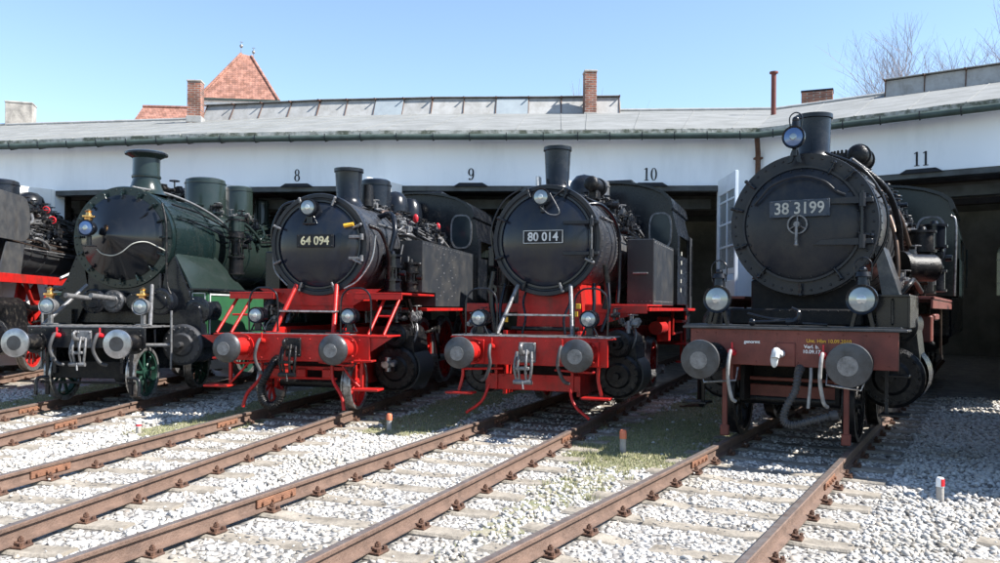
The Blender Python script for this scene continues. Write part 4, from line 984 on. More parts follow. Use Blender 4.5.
# ================================================================== leftmost locomotive
def loco_left():
    t = 0
    g = thing('steam_locomotive', 'dark engine cut by the left picture edge with smoke deflector and red running board', 'locomotive', origin(t), -(TH[t]+ROT[t]), GROUP)
    zc = 3.2
    b = B(); box(b, (0, .62, 1.1), (2.5, .06, .42), .006); obj('buffer_beam', b, 'red', g)
    for s in (-1, 1):
        buffer_(g, s*.875, 'red', 'bufgrey', .235, .59)
        headlamp(g, s*.86, .82, 1.6, .14, 'round', 'black')
        b = B(); prism(b, [(1.3, 3.1), (1.4, 4.0), (1.6, 4.12), (2.9, 4.12), (3.1, 4.06), (3.22, 3.92), (3.28, 3.7), (3.28, 3.4), (3.2, 3.22), (3.0, 3.12), (2.8, 3.1)], 'yz', s*1.42, s*1.45); obj('smoke_deflector', b, 'ash', g)
        b = B(); prism(b, [(1.8, 2.35), (2.9, 2.35), (3.1, 3.05), (2.2, 3.05)], 'yz', s*1.38, s*1.41); obj('deflector_support', b, 'ash', g)
        b = B(); box(b, (s*1.2, 6.0, 2.33), (.5, 9.6, .05), .004); rb_ = obj('running_board', b, 'bufgrey', g)
        b = B(); box(b, (s*1.455, 6.0, 2.26), (.03, 9.6, .20), .004); obj('running_board_valance', b, 'red', g)
        cylinder_block(g, s, 1.12, .98, 2.0, 3.3, .42, 'grime', True, .62, .24, 18, 'grime')
        rods(g, s, 1.0, [5.2, 7.0, 8.8, 10.6], .8)
        b = B()
        for k in range(6):
            box(b, (s*1.1, 3.6+k*.9, 1.75), (.06, .5, .8), .02, (.5 if k % 2 else -.4, 0, 0))
        tube(b, [(s*1.3, 3.4, 2.2), (s*1.3, 3.9, 1.7), (s*1.25, 4.6, 1.75), (s*1.3, 5.0, 2.2)], .05, 8)
        obj('motion_bracket', b, 'red', g)
        pipe(g, [(s*1.3, 3.3, 1.7), (s*1.35, 3.6, 1.6), (s*1.35, 4.2, 1.62)], .07, 'grime')
    frames(g, .7, 12.4, 'red', 1.6, .5)
    smokebox(g, zc, 1.7, 4.2, .98, 'smoke')
    b = B(); lathe(b, [(-.14, 0), (-.12, .35), (-.05, .68), (0, .8), (.05, .8)], (0, 1.68, zc), (0, 1, 0), 48); obj('smokebox_door', b, 'smoke', g)
    chimney(g, 2.8, 3.95, 4.55, .3, .32, 'black', .03, .38)
    boiler(g, zc, 4.2, 11.0, .93, 'ash', 7, 'bufgrey')
    dome(g, 5.2, 4.0, 4.78, .42, 'black', True, 'sand_dome'); dome(g, 6.9, 4.0, 4.72, .4, 'black', False, 'steam_dome'); dome(g, 9.0, 3.9, 4.55, .4, 'black', True, 'sand_dome')
    boiler_fittings(g, zc, .93, 3.9, 9.0, 91, 44, amax=95)
    for k in range(9):
        pipe(g, bpath(zc, .93, [(3.2, 42+k*7, .06), (4.6, 46+k*7, .08), (6.5, 48+k*7, .08), (8.5, 50+k*6.6, .06)]), .017, ['black', 'grime', 'grey', 'bufgrey', 'black', 'grime', 'copper', 'copper', 'grey'][k])
    handrail(g, zc, .95, 3.9, 10, 100, 'grey', 6); handrail(g, zc, .95, 3.9, 10, 60, 'grey', 6)
    for i in range(8): valve_cluster(g, bpath(zc, .95, [(4.2+i*.35, 22+5*(i % 4), .12)])[0], 1.4, 700+i, 'black' if i % 2 else 'grime')
    for yy, a in ((6.3, 34), (5.9, 55)):
        b = B(); p = bpath(zc, .95, [(yy, a, .22)])[0]
        for k in range(10):
            a0, a1 = 2*pi*k/10, 2*pi*(k+1)/10
            tube(b, [(p[0]+.09*math.cos(a0), p[1], p[2]+.09*math.sin(a0)), (p[0]+.09*math.cos(a1), p[1], p[2]+.09*math.sin(a1))], .018, 6, False)
        tube(b, [(p[0]-.09, p[1], p[2]), (p[0]+.09, p[1], p[2])], .014, 6, False); obj('red_valve_wheel', b, 'redmark', g)
    pipe(g, [(1.5, 5.0, 2.35), (1.5, 6.2, 2.6), (1.3, 7.0, 2.7), (1.25, 7.4, 3.4)], .03, 'pale')
    for y in (1.4,): wheelset(g, y, .43, 'red', 9)
    for y in (5.2, 7.0, 8.8, 10.6): wheelset(g, y, .8, 'red', 14, crank=-pi/2)
    cab(g, 11.2, 13.0, 1.5, 2.0, 3.8, 4.45, 'black', ((1.1, 3.2, .2, .34),), rm='black')
    return g

L4 = loco_38()
loco_80(); loco_64(); loco_green(); loco_left()
# the sixth engine stands just outside the right picture edge; it throws the wide shadow on the ballast there
L5 = copy_tree(L4)
n5, d5 = tframe(5); L5.location = n5*OFF[5]+d5*DD[5]; L5.rotation_euler = (0, 0, -TH[5])
L5['label'] = 'black tender engine beyond the right picture edge casting its shadow over the ballast'
for c in list(kids(L5)):
    if c.name.startswith('tender') or (c.name.startswith(('wheel', 'axle')) and c.data.vertices[0].co.y > 10):
        for d in kids(c): bpy.data.objects.remove(d)
        bpy.data.objects.remove(c); continue
    if c.name.startswith('beam_text'): bpy.data.objects.remove(c)
    elif c.name.startswith('number_plate'):
        for d in kids(c): bpy.data.objects.remove(d)


# ================================================================== ground, tracks
def ground_mat(name, c1, c2, c3, scale=13):
    m = bpy.data.materials.new(name); m.use_nodes = True
    nt = m.node_tree; b = nt.nodes['Principled BSDF']; L = nt.links.new
    tc = nd(nt, 'ShaderNodeTexCoord'); v = nd(nt, 'ShaderNodeTexVoronoi'); v.inputs['Scale'].default_value = scale
    L(tc.outputs['Object'], v.inputs['Vector'])
    cr = nd(nt, 'ShaderNodeValToRGB'); cr.color_ramp.elements[0].color = (*c1, 1); cr.color_ramp.elements[1].color = (*c2, 1)
    sp = nd(nt, 'ShaderNodeSeparateColor'); L(v.outputs['Color'], sp.inputs[0]); L(sp.outputs[0], cr.inputs[0])
    n = nd(nt, 'ShaderNodeTexNoise'); n.inputs['Scale'].default_value = .6; n.inputs['Detail'].default_value = 8; L(tc.outputs['Object'], n.inputs['Vector'])
    c2r = nd(nt, 'ShaderNodeValToRGB'); c2r.color_ramp.elements[0].position = .5; c2r.color_ramp.elements[0].color = (0, 0, 0, 1); c2r.color_ramp.elements[1].position = .66
    L(n.outputs['Fac'], c2r.inputs[0])
    mx = nd(nt, 'ShaderNodeMix', data_type='RGBA'); L(c2r.outputs[0], mx.inputs[0]); L(cr.outputs[0], mx.inputs[6]); mx.inputs[7].default_value = (*c3, 1)
    L(mx.outputs[2], b.inputs['Base Color']); b.inputs['Roughness'].default_value = .95
    bp = nd(nt, 'ShaderNodeBump'); bp.inputs['Strength'].default_value = 1; bp.inputs['Distance'].default_value = .05; bp.invert = True
    L(v.outputs['Distance'], bp.inputs['Height']); L(bp.outputs[0], b.inputs['Normal'])
    return m
M['ground'] = ground_mat('ballast_ground', (.13, .12, .11), (.44, .425, .40), (.20, .18, .15), 17)
b = B(); v = [b.verts.new(p) for p in ((-400, -60, GZ-.012), (400, -60, GZ-.012), (400, 700, GZ-.012), (-400, 700, GZ-.012))]; b.faces.new(v)
tag(obj('ground', b, 'ground'), kind='structure')

from mathutils import noise as mnoise
# grass strips between the tracks: (x0, y0, x1, y1, half width, density)
GR = [(1.75, 11.2, 6.0, 20.5, .85, 1), (1.6, 10.6, 3.0, 13.2, .85, 1), (-1.45, 12.9, .1, 19.5, .72, 1), (-4.75, 12.6, -3.6, 19.5, .75, 1), (-8.6, 14.0, -8.9, 19.5, .8, 1),
      (.7, 8.6, 1.4, 10.4, .50, .42), (-.2, 6.6, .4, 8.2, .40, .32), (4.9, 9.0, 5.6, 10.0, .4, .2)]
def gmask(x, y):
    best = 0
    w = mnoise.noise((x*1.3, y*1.3, 0))*.35+mnoise.noise((x*5, y*5, 3))*.12
    for x0, y0, x1, y1, hw, dn in GR:
        dx, dy = x1-x0, y1-y0; t = max(0, min(1, ((x-x0)*dx+(y-y0)*dy)/(dx*dx+dy*dy)))
        d = math.hypot(x-x0-dx*t, y-y0-dy*t)
        if d < hw*(1+w): best = max(best, dn*min(1, (hw*(1+w)-d)/.25))
    return best

def in_rail(x, y):
    for t in range(6):
        n, d = tframe(t); e = x*n.x+y*n.y-OFF[t]
        if abs(abs(e)-.7525) < .075: return True
    return False
SP = .74
def sleeper_hit(x, y):
    for t in range(6):
        n, d = tframe(t); e = x*n.x+y*n.y-OFF[t]; s = x*d.x+y*d.y
        if abs(e) < 1.27:
            k = abs(((s-2.0) % SP)-SP/2)
            if k > SP/2-.135: return True, abs(e)
            return False, abs(e)
    return False, 9

nr = np.random.default_rng(5)
def stones():
    base = B(); bmesh.ops.create_icosphere(base, subdivisions=1, radius=1)
    bv = np.array([v.co[:] for v in base.verts]); bf = np.array([[v.index for v in f.verts] for f in base.faces]); base.free()
    variants = []
    for k in range(24):
        p = bv.copy()
        for c in range(7):   # chip flat faces off the pebble
            n = nr.normal(size=3); n /= np.linalg.norm(n); h = nr.uniform(.45, .8)
            d = p@n-h; p -= np.outer(np.maximum(d, 0), n)
        p *= np.array([1, nr.uniform(.65, 1), nr.uniform(.55, .9)]); p += nr.normal(size=p.shape)*.05
        variants.append(p)
    P = []
    def scatter(y0, y1, dens, smin, smax, zlo, zhi):
        hx = .66
        area = hx*(y1*y1-y0*y0); N = int(area*dens)
        ys = np.sqrt(nr.uniform(y0*y0, y1*y1, N)); xs = nr.uniform(-hx, hx, N)*ys
        for x, y in zip(xs, ys):
            if in_rail(x, y): continue
            g = gmask(x, y)
            if g and nr.random() < g*.985: continue
            hit, e = sleeper_hit(x, y)
            dz = -.016+.012*mnoise.noise((x*.9, y*.9, 7))
            if hit:
                if nr.random() > (.08 if e < .5 else .02): continue
                dz = .035
            elif e < 1.3: dz = -.028
            s = (smin+(smax*1.15-smin)*nr.random()**1.5)*(.6 if hit else 1)*(1.35 if nr.random() < .06 else 1)
            P.append((x, y, GZ+nr.uniform(zlo, zhi)+dz, s))
    scatter(4.6, 8.5, 880, .022, .044, -.024, .018)
    scatter(8.5, 12.5, 760, .024, .044, -.022, .018)
    scatter(12.5, 18.5, 340, .028, .050, -.018, .020)
    P = np.array(P); n = len(P)
    V = np.empty((n, 12, 3)); 
    vi = nr.integers(0, 24, n); VV = np.array(variants)[vi]
    # random rotations
    q = nr.normal(size=(n, 4)); q /= np.linalg.norm(q, axis=1, keepdims=True); w, x, y, z = q.T
    Rm = np.stack([1-2*(y*y+z*z), 2*(x*y-z*w), 2*(x*z+y*w), 2*(x*y+z*w), 1-2*(x*x+z*z), 2*(y*z-x*w), 2*(x*z-y*w), 2*(y*z+x*w), 1-2*(x*x+y*y)], 1).reshape(n, 3, 3)
    V = np.einsum('nij,nkj->nki', Rm, VV)*P[:, 3][:, None, None]; V[:, :, 2] *= .85; V += P[:, None, :3]
    F = (bf[None]+(np.arange(n)*12)[:, None, None]).reshape(-1, 3)
    me = bpy.data.meshes.new('ballast'); me.vertices.add(n*12); me.vertices.foreach_set('co', V.reshape(-1).astype(np.float32))
    nf = len(F); me.loops.add(nf*3); me.loops.foreach_set('vertex_index', F.reshape(-1).astype(np.int32))
    me.polygons.add(nf); me.polygons.foreach_set('loop_start', np.arange(0, nf*3, 3, dtype=np.int32)); me.polygons.foreach_set('loop_total', np.full(nf, 3, dtype=np.int32))
    me.update(calc_edges=True)
    at = me.attributes.new('tone', 'FLOAT', 'FACE'); tone = nr.random(n)
    ra = np.zeros(n)
    for t in range(6):
        nn_, _d = tframe(t); e_ = np.abs(np.abs(P[:, 0]*nn_.x+P[:, 1]*nn_.y-OFF[t])-.7525); ra = np.maximum(ra, np.exp(-(e_/.13)**2))
    ra *= nr.uniform(.2, 1, n); a2 = me.attributes.new('rust', 'FLOAT', 'FACE'); a2.data.foreach_set('value', np.repeat(ra, len(bf)).astype(np.float32))
    at = me.attributes['tone']; at.data.foreach_set('value', np.repeat(tone, len(bf)).astype(np.float32))
    m = bpy.data.materials.new('limestone_ballast'); m.use_nodes = True; nt = m.node_tree; bs = nt.nodes['Principled BSDF']; L = nt.links.new
    a = nd(nt, 'ShaderNodeAttribute', attribute_name='tone'); cr = nd(nt, 'ShaderNodeValToRGB')
    e = cr.color_ramp.elements; e[0].position = 0; e[0].color = (.12, .11, .10, 1); e[1].position = 1; e[1].color = (.56, .545, .515, 1)
    for pos, c in ((.04, (.20, .185, .165)), (.13, (.38, .36, .33)), (.5, (.48, .465, .435)), (.84, (.54, .525, .495)), (.90, (.38, .33, .27))):
        k = e.new(pos); k.color = (*c, 1)
    L(a.outputs['Fac'], cr.inputs[0])
    tc = nd(nt, 'ShaderNodeTexCoord'); nn = nd(nt, 'ShaderNodeTexNoise'); nn.inputs['Scale'].default_value = 1.1; nn.inputs['Detail'].default_value = 7; L(tc.outputs['Object'], nn.inputs['Vector'])
    c2 = nd(nt, 'ShaderNodeValToRGB'); c2.color_ramp.elements[0].position = .50; c2.color_ramp.elements[0].color = (1, 1, 1, 1); c2.color_ramp.elements[1].position = .72; c2.color_ramp.elements[1].color = (.70, .67, .60, 1); L(nn.outputs['Fac'], c2.inputs[0])
    mx = nd(nt, 'ShaderNodeMix', data_type='RGBA', blend_type='MULTIPLY'); mx.inputs[0].default_value = 1; L(cr.outputs[0], mx.inputs[6]); L(c2.outputs[0], mx.inputs[7])
    ar = nd(nt, 'ShaderNodeAttribute', attribute_name='rust'); mr_ = nd(nt, 'ShaderNodeMix', data_type='RGBA'); ml = nd(nt, 'ShaderNodeMath', operation='MULTIPLY'); ml.inputs[1].default_value = .65; L(ar.outputs['Fac'], ml.inputs[0]); L(ml.outputs[0], mr_.inputs[0]); L(mx.outputs[2], mr_.inputs[6]); mr_.inputs[7].default_value = (.24, .165, .12, 1)
    L(mr_.outputs[2], bs.inputs['Base Color']); bs.inputs['Roughness'].default_value = .85
    me.materials.append(m)
    o = bpy.data.objects.new('ballast', me); C.objects.link(o); tag(o, 'white crushed limestone ballast spread around the tracks', 'ballast', kind='stuff')
    print('stones', n)
stones()

def grass():
    V = []; F = []; tone = []
    for x0, y0, x1, y1, hw, dn in GR:
        L = math.hypot(x1-x0, y1-y0)+2*hw; N = int(L*hw*2*2100*dn)
        ux, uy = (x1-x0)/math.hypot(x1-x0, y1-y0), (y1-y0)/math.hypot(x1-x0, y1-y0)
        for i in range(N):
            a = rnd.uniform(-hw, L-hw); c = rnd.uniform(-1.3, 1.3)*hw
            x = x0+ux*a-uy*c; y = y0+uy*a+ux*c
            if rnd.random() > gmask(x, y) or in_rail(x, y): continue
            h = rnd.uniform(.012, .042)*(1.6 if rnd.random() < .06 else 1); w = rnd.uniform(.004, .010); an = rnd.uniform(0, 2*pi); lx = rnd.uniform(-.03, .03); ly = rnd.uniform(-.03, .03)
            k = len(V); cx, cy = math.cos(an)*w, math.sin(an)*w; z = GZ-.014
            V += [(x-cx, y-cy, z), (x+cx, y+cy, z), (x+lx, y+ly, z+h)]; F.append((k, k+1, k+2)); tone.append(rnd.random())
    for c in range(130):      # taller weed clumps along the strips and in the ballast
        x0, y0, x1, y1, hw, dn = rnd.choice(GR[:6]); f = rnd.random(); cx, cy = x0+(x1-x0)*f+rnd.gauss(0, hw*.7), y0+(y1-y0)*f+rnd.gauss(0, .5)
        if in_rail(cx, cy): continue
        for k in range(rnd.randint(12, 34)):
            x, y = cx+rnd.gauss(0, .03), cy+rnd.gauss(0, .03); h = rnd.uniform(.03, .10); w = rnd.uniform(.003, .007); an = rnd.uniform(0, 2*pi); lx, ly = rnd.gauss(0, .035), rnd.gauss(0, .035)
            k = len(V); ax_, ay_ = math.cos(an)*w, math.sin(an)*w; V += [(x-ax_, y-ay_, GZ-.014), (x+ax_, y+ay_, GZ-.014), (x+lx, y+ly, GZ+h)]; F.append((k, k+1, k+2)); tone.append(rnd.uniform(.2, .8))
    me = bpy.data.meshes.new('grass'); me.from_pydata(V, [], F)
    at = me.attributes.new('tone', 'FLOAT', 'FACE'); at.data.foreach_set('value', tone)
    m = bpy.data.materials.new('dry_short_grass'); m.use_nodes = True; nt = m.node_tree; bs = nt.nodes['Principled BSDF']; LL = nt.links.new
    a = nd(nt, 'ShaderNodeAttribute', attribute_name='tone'); cr = nd(nt, 'ShaderNodeValToRGB'); e = cr.color_ramp.elements
    e[0].color = (.14, .16, .06, 1); e[1].color = (.40, .36, .23, 1); k = e.new(.5); k.color = (.26, .26, .12, 1)
    LL(a.outputs['Fac'], cr.inputs[0]); LL(cr.outputs[0], bs.inputs['Base Color']); bs.inputs['Roughness'].default_value = .8
    me.materials.append(m); o = bpy.data.objects.new('grass', me); C.objects.link(o)
    tag(o, 'short dry grass and moss growing in strips between the tracks', 'grass', kind='stuff')
    # the soil showing through
    b = B(); step = .09; cells = {}
    for x0, y0, x1, y1, hw, dn in GR:
        if dn < .4: continue
        for i in range(int((min(x0, x1)-1.5)/step), int((max(x0, x1)+1.5)/step)):
            for j in range(int((min(y0, y1)-1.5)/step), int((max(y0, y1)+1.5)/step)):
                if (i, j) in cells: continue
                cells[i, j] = gmask(i*step, j*step) > .3
    vs = {}
    def vert(i, j):
        if (i, j) not in vs: vs[i, j] = b.verts.new((i*step-step/2, j*step-step/2, GZ-.006))
        return vs[i, j]
    for (i, j), on in cells.items():
        if on: b.faces.new((vert(i, j), vert(i+1, j), vert(i+1, j+1), vert(i, j+1)))
    M['soil'] = mat('mossy_soil', (.15, .16, .08), .95, 0, (.26, .235, .17), 5, (.35, .65), .03, .8, 30)
    tag(obj('mossy_soil', b, 'soil'), kind='structure')
grass()

def sleeper_mesh():
    b = B(); n = 10; rows = []
    for i in range(n+1):
        x = -1.25+2.5*i/n; dip = .030*math.exp(-((x)/.42)**2)+.008*math.sin(i*2.1)
        w = .125+.006*math.sin(i*1.7); zt = -.168-dip
        rows.append([b.verts.new(p) for p in ((x, -w, -.30), (x, -w, zt-.02), (x, -w+.02, zt), (x, w-.02, zt), (x, w, zt-.02), (x, w, -.30))])
    for p, q in zip(rows, rows[1:]):
        for k in range(5): b.faces.new((p[k], q[k], q[k+1], p[k+1]))
    b.faces.new(rows[0]); b.faces.new(rows[-1][::-1])
    return b
def chair_mesh():
    b = B(); box(b, (0, 0, -.158), (.34, .16, .02), .004)
    for s in (-1, 1):
        box(b, (s*.095, 0, -.135), (.06, .09, .035), .008, (0, s*.25, 0)); cyl(b, (s*.10, 0, -.15), (s*.10, 0, -.075), .014, .014, 8); cyl(b, (s*.10, 0, -.115), (s*.10, 0, -.09), .026, .026, 6)
        cyl(b, (s*.145, .05, -.15), (s*.145, .05, -.12), .02, .02, 6); cyl(b, (s*.145, -.05, -.15), (s*.145, -.05, -.12), .02, .02, 6)
    return b
RP = [(-.0625, -.148), (-.0625, -.138), (-.012, -.122), (-.008, -.112), (-.008, -.045), (-.012, -.036), (-.037, -.032), (-.037, -.006), (-.030, 0), (.030, 0), (.037, -.006), (.037, -.032), (.012, -.036), (.008, -.045), (.008, -.112), (.012, -.122), (.0625, -.138), (.0625, -.148)]
SM = CM = FM = None
labels = ['railway track under the leftmost engine cut by the picture edge', 'railway track leading to the green engine', 'railway track leading to the engine numbered 64 094',
          'railway track leading to the engine numbered 80 014', 'railway track leading to the engine numbered 38 3199', 'railway track at the right picture edge with only sleeper ends showing']
JOINTS = {1: {-1: [13.9, 9.0], 1: [12.3, 7.0]}, 2: {-1: [8.0, 11.8], 1: [13.9]}, 3: {-1: [6.6, 12.6], 1: [11.2, 14.6]}, 4: {-1: [9.75], 1: [9.35]}, 0: {-1: [12], 1: [13]}, 5: {-1: [9], 1: [9]}}
for t in range(6):
    n, d = tframe(t)
    g = thing('railway_track', labels[t], 'railway track', n*OFF[t], -TH[t], 'railway tracks fanning out from the turntable')
    for s in (-1, 1):
        b = B(); prism(b, [(p[0]+s*.7525, p[1]) for p in RP], 'xz', 1.5, 36.5)
        ro = obj('rail', b, 'rail', g, ang=.4)
        b = B(); box(b, (s*.7525, 19, .001), (.058, 35, .003), 0); obj('rail_head', b, 'railtop', ro)
        for j in JOINTS[t][s]:
            b = B()
            for q in (-1, 1):
                box(b, (s*.7525+q*.020, j, -.08), (.022, .60, .075), .004)
                for k in range(4): cyl(b, (s*.7525+q*.03, j-.225+.15*k, -.08), (s*.7525+q*.055, j-.225+.15*k, -.08), .02, .018, 6)
            obj('fishplate', b, 'rust', ro)
    for i in range(46):
        y = 2.0+SP*i
        if SM is None: so = obj('sleeper', sleeper_mesh(), 'sleeper', g); SM = so.data
        else: so = bpy.data.objects.new('sleeper', SM); C.objects.link(so); so.parent = g
        so.location = (rnd.uniform(-.03, .03), y+rnd.uniform(-.02, .02), rnd.uniform(-.004, .004)); so.rotation_euler = (0, 0, rnd.uniform(-.015, .015)+(pi if i % 2 else 0))
        for s in (-1, 1):
            if CM is None: co = obj('rail_chair', chair_mesh(), 'chair', g); CM = co.data
            else: co = bpy.data.objects.new('rail_chair', CM); C.objects.link(co); co.parent = g
            co.location = (s*.7525, so.location.y, -.012); co.scale = (.86, .9+rnd.uniform(-.08, .08), .92); co.rotation_euler = (0, 0, rnd.uniform(-.06, .06))

# ================================================================== roundhouse
F = [Vector((x, y, 0)) for x, y in ((-30, 26.4), (-20.5, 24.7), (-12.8, 23.4), (-7.57, 22.3), (-3.03, 21.75), (1.54, 21.5), (6.46, 21.1), (11.1, 17.6))]
NF = len(F)
def segn(i): u = (F[i+1]-F[i]).normalized(); return Vector((u.y, -u.x, 0))
def offp(i, d):
    if i == 0: m = segn(0)
    elif i == NF-1: m = segn(NF-2)
    else:
        a, c = segn(i-1), segn(i); m = (a+c)/(1+a.dot(c))
    return F[i]-m*d
def at(p, z): return (p.x, p.y, z)
RH = thing('roundhouse', 'long white roundhouse with grey felt roof and numbered dark door openings', 'roundhouse', (0, 0, 0))
def quadprism(b, p, q, r, s, z0, z1):
    lo = [b.verts.new(at(v, z0)) for v in (p, q, r, s)]; hi = [b.verts.new(at(v, z1)) for v in (p, q, r, s)]
    b.faces.new(lo[::-1]); b.faces.new(hi)
    for k in range(4): b.faces.new((lo[k], lo[(k+1) % 4], hi[(k+1) % 4], hi[k]))
ZH, ZE = 4.84, 6.0
jam = {}
for i in range(NF-1):
    a, c = F[i], F[i+1]; u = (c-a).normalized(); n = segn(i); L = (c-a).length
    def P(t, dd): return a+u*t-n*dd
    ja, jc = .42, L-.42
    if i == 3: ja = .55
    if i == 5: ja, jc = .5, L-.95
    if i == 6: ja, jc = .9, L-.45
    jam[i] = (ja, jc, a, u, n)
    b = B(); quadprism(b, P(0, 0), P(L, 0), P(L-.001, .38), P(.001, .38), ZH, ZE+.25); 
    quadprism(b, P(.0, .0), P(ja, 0), P(ja, .38), P(.001, .38), GZ-.1, ZH); quadprism(b, P(jc, 0), P(L, 0), P(L-.001, .38), P(jc, .38), GZ-.1, ZH)
    bmesh.ops.remove_doubles(b, verts=b.verts, dist=.0004)
    obj('facade_wall', b, 'wall', RH, ang=.3)
    b = B(); quadprism(b, P(ja+.01, .02), P(jc-.01, .02), P(jc-.01, .3), P(ja+.01, .3), ZH-.13, ZH-.004); quadprism(b, P(ja+.01, 1.2), P(jc-.01, 1.2), P(jc-.01, 1.45), P(ja+.01, 1.45), ZH-.45, ZH-.2)
    obj('door_lintel', b, 'darkbeam', RH)
    # roof beams and posts inside
    for dd in (.9, 6.5, 12.5, 18):
        b = B(); p = offp(i+1, dd); zt = 5.7+min(dd, 8)*.26 if dd < 9 else 7.6-(dd-9)*.2
        box(b, (p.x, p.y, zt/2), (.28, .28, zt), .01); obj('timber_post', b, 'timber', RH)
    b = B()
    for dd in (3.0, 6.5, 12.5):
        p, q = offp(i, dd), offp(i+1, dd); tube(b, [at(p, 5.55), at(q, 5.55)], .15, 4, False)
    p, q = offp(i+1, .4), offp(i+1, 19.5); tube(b, [at(p, 5.25), at(q, 5.25)], .17, 4, False)
    obj('tie_beam', b, 'timber', RH)
def strip(b, d0, z0, d1, z1, i0=0, i1=NF-1):
    for i in range(i0, i1):
        v = [b.verts.new(at(offp(i, d0), z0)), b.verts.new(at(offp(i+1, d0), z0)), b.verts.new(at(offp(i+1, d1), z1)), b.verts.new(at(offp(i, d1), z1))]; b.faces.new(v)
RZ = 8.6
def roofz(d): return 6.16+(d+.55)/(8+.55)*(RZ-6.16) if d < 8 else RZ-(d-8)/12.6*2.6
b = B()
for (d0, d1) in ((-.55, 8), (8, 20.6)):
    strip(b, d0, roofz(d0), d1, roofz(d1)); strip(b, d0, roofz(d0)-.14, d1, roofz(d1)-.14)
strip(b, -.55, roofz(-.55)-.14, -.549, roofz(-.55)); strip(b, 20.6, roofz(20.6)-.14, 20.601, roofz(20.6))
obj('roof', b, 'roof', RH, ang=.2)
b = B()      # lapped felt seams
for i in range(NF-1):
    L = (F[i+1]-F[i]).length; k = int(L/1.0)
    for j in range(k+1):
        f = (j+.5*(i % 2))/max(k, 1)
        if f > 1: continue
        p, q = offp(i, -.54).lerp(offp(i+1, -.54), f), offp(i, 7.9).lerp(offp(i+1, 7.9), f)
        tube(b, [at(p, roofz(-.54)+.0), at(q, roofz(7.9)+.0)], .018, 4, False)
obj('roof_seam', b, 'roof', RH)
b = B(); P8 = [at(offp(i, 8), RZ+.02) for i in range(NF)]; tube(b, P8, .07, 6, False); obj('ridge_cap', b, 'zinc', RH)
# eave edge: mossy felt end, gutter and brackets
b = B()
for i in range(NF-1):
    a, c = offp(i, -.575), offp(i+1, -.575); L = (c-a).length; u = (c-a)/L; k = int(L/.35)
    for j in range(k):
        p = a+u*(L*(j+.5)/k); sz = rnd.uniform(.10, .15)
        box(b, (p.x, p.y, 6.085+rnd.uniform(-.01, .01)), (L/k*.99, .05, sz), .004, (0, 0, math.atan2(u.y, u.x)))
obj('eave_edge', b, 'eave', RH)
b = B(); tube(b, [at(offp(i, -.64), 5.97) for i in range(NF)], .075, 8, False); gt = obj('gutter', b, 'gutter', RH)
for i in range(NF-1):
    L = (F[i+1]-F[i]).length; k = int(L/.8)
    for j in range(k):
        b = B()
        p = offp(i, -.64).lerp(offp(i+1, -.64), (j+.5)/k); q = offp(i, -.40).lerp(offp(i+1, -.40), (j+.5)/k)
        tube(b, [at(p+(p-q)*.35, 6.06), at(p+(p-q)*.35, 5.96), at(p, 5.88), at(q, 5.95), at(q, 6.05)], .014, 4, False)
        obj('gutter_bracket', b, 'ink', gt)
b = B(); strip(b, -.56, 6.0, .02, 6.0); obj('soffit', b, 'wall', RH)
vv = F[6]; dn = (segn(5)+segn(6)).normalized()
b = B(); tube(b, [(vv.x+dn.x*.55, vv.y+dn.y*.55, 5.95), (vv.x+dn.x*.35, vv.y+dn.y*.35, 5.8), (vv.x+dn.x*.14, vv.y+dn.y*.14, 5.6), (vv.x+dn.x*.14, vv.y+dn.y*.14, 5.2), (vv.x+dn.x*.14, vv.y+dn.y*.14, GZ)], .065, 10, False)
for z in (5.5, 4.2, 2.5): box(b, (vv.x+dn.x*.1, vv.y+dn.y*.1, z), (.2, .16, .05), .01)
obj('downpipe', b, 'chair', RH)
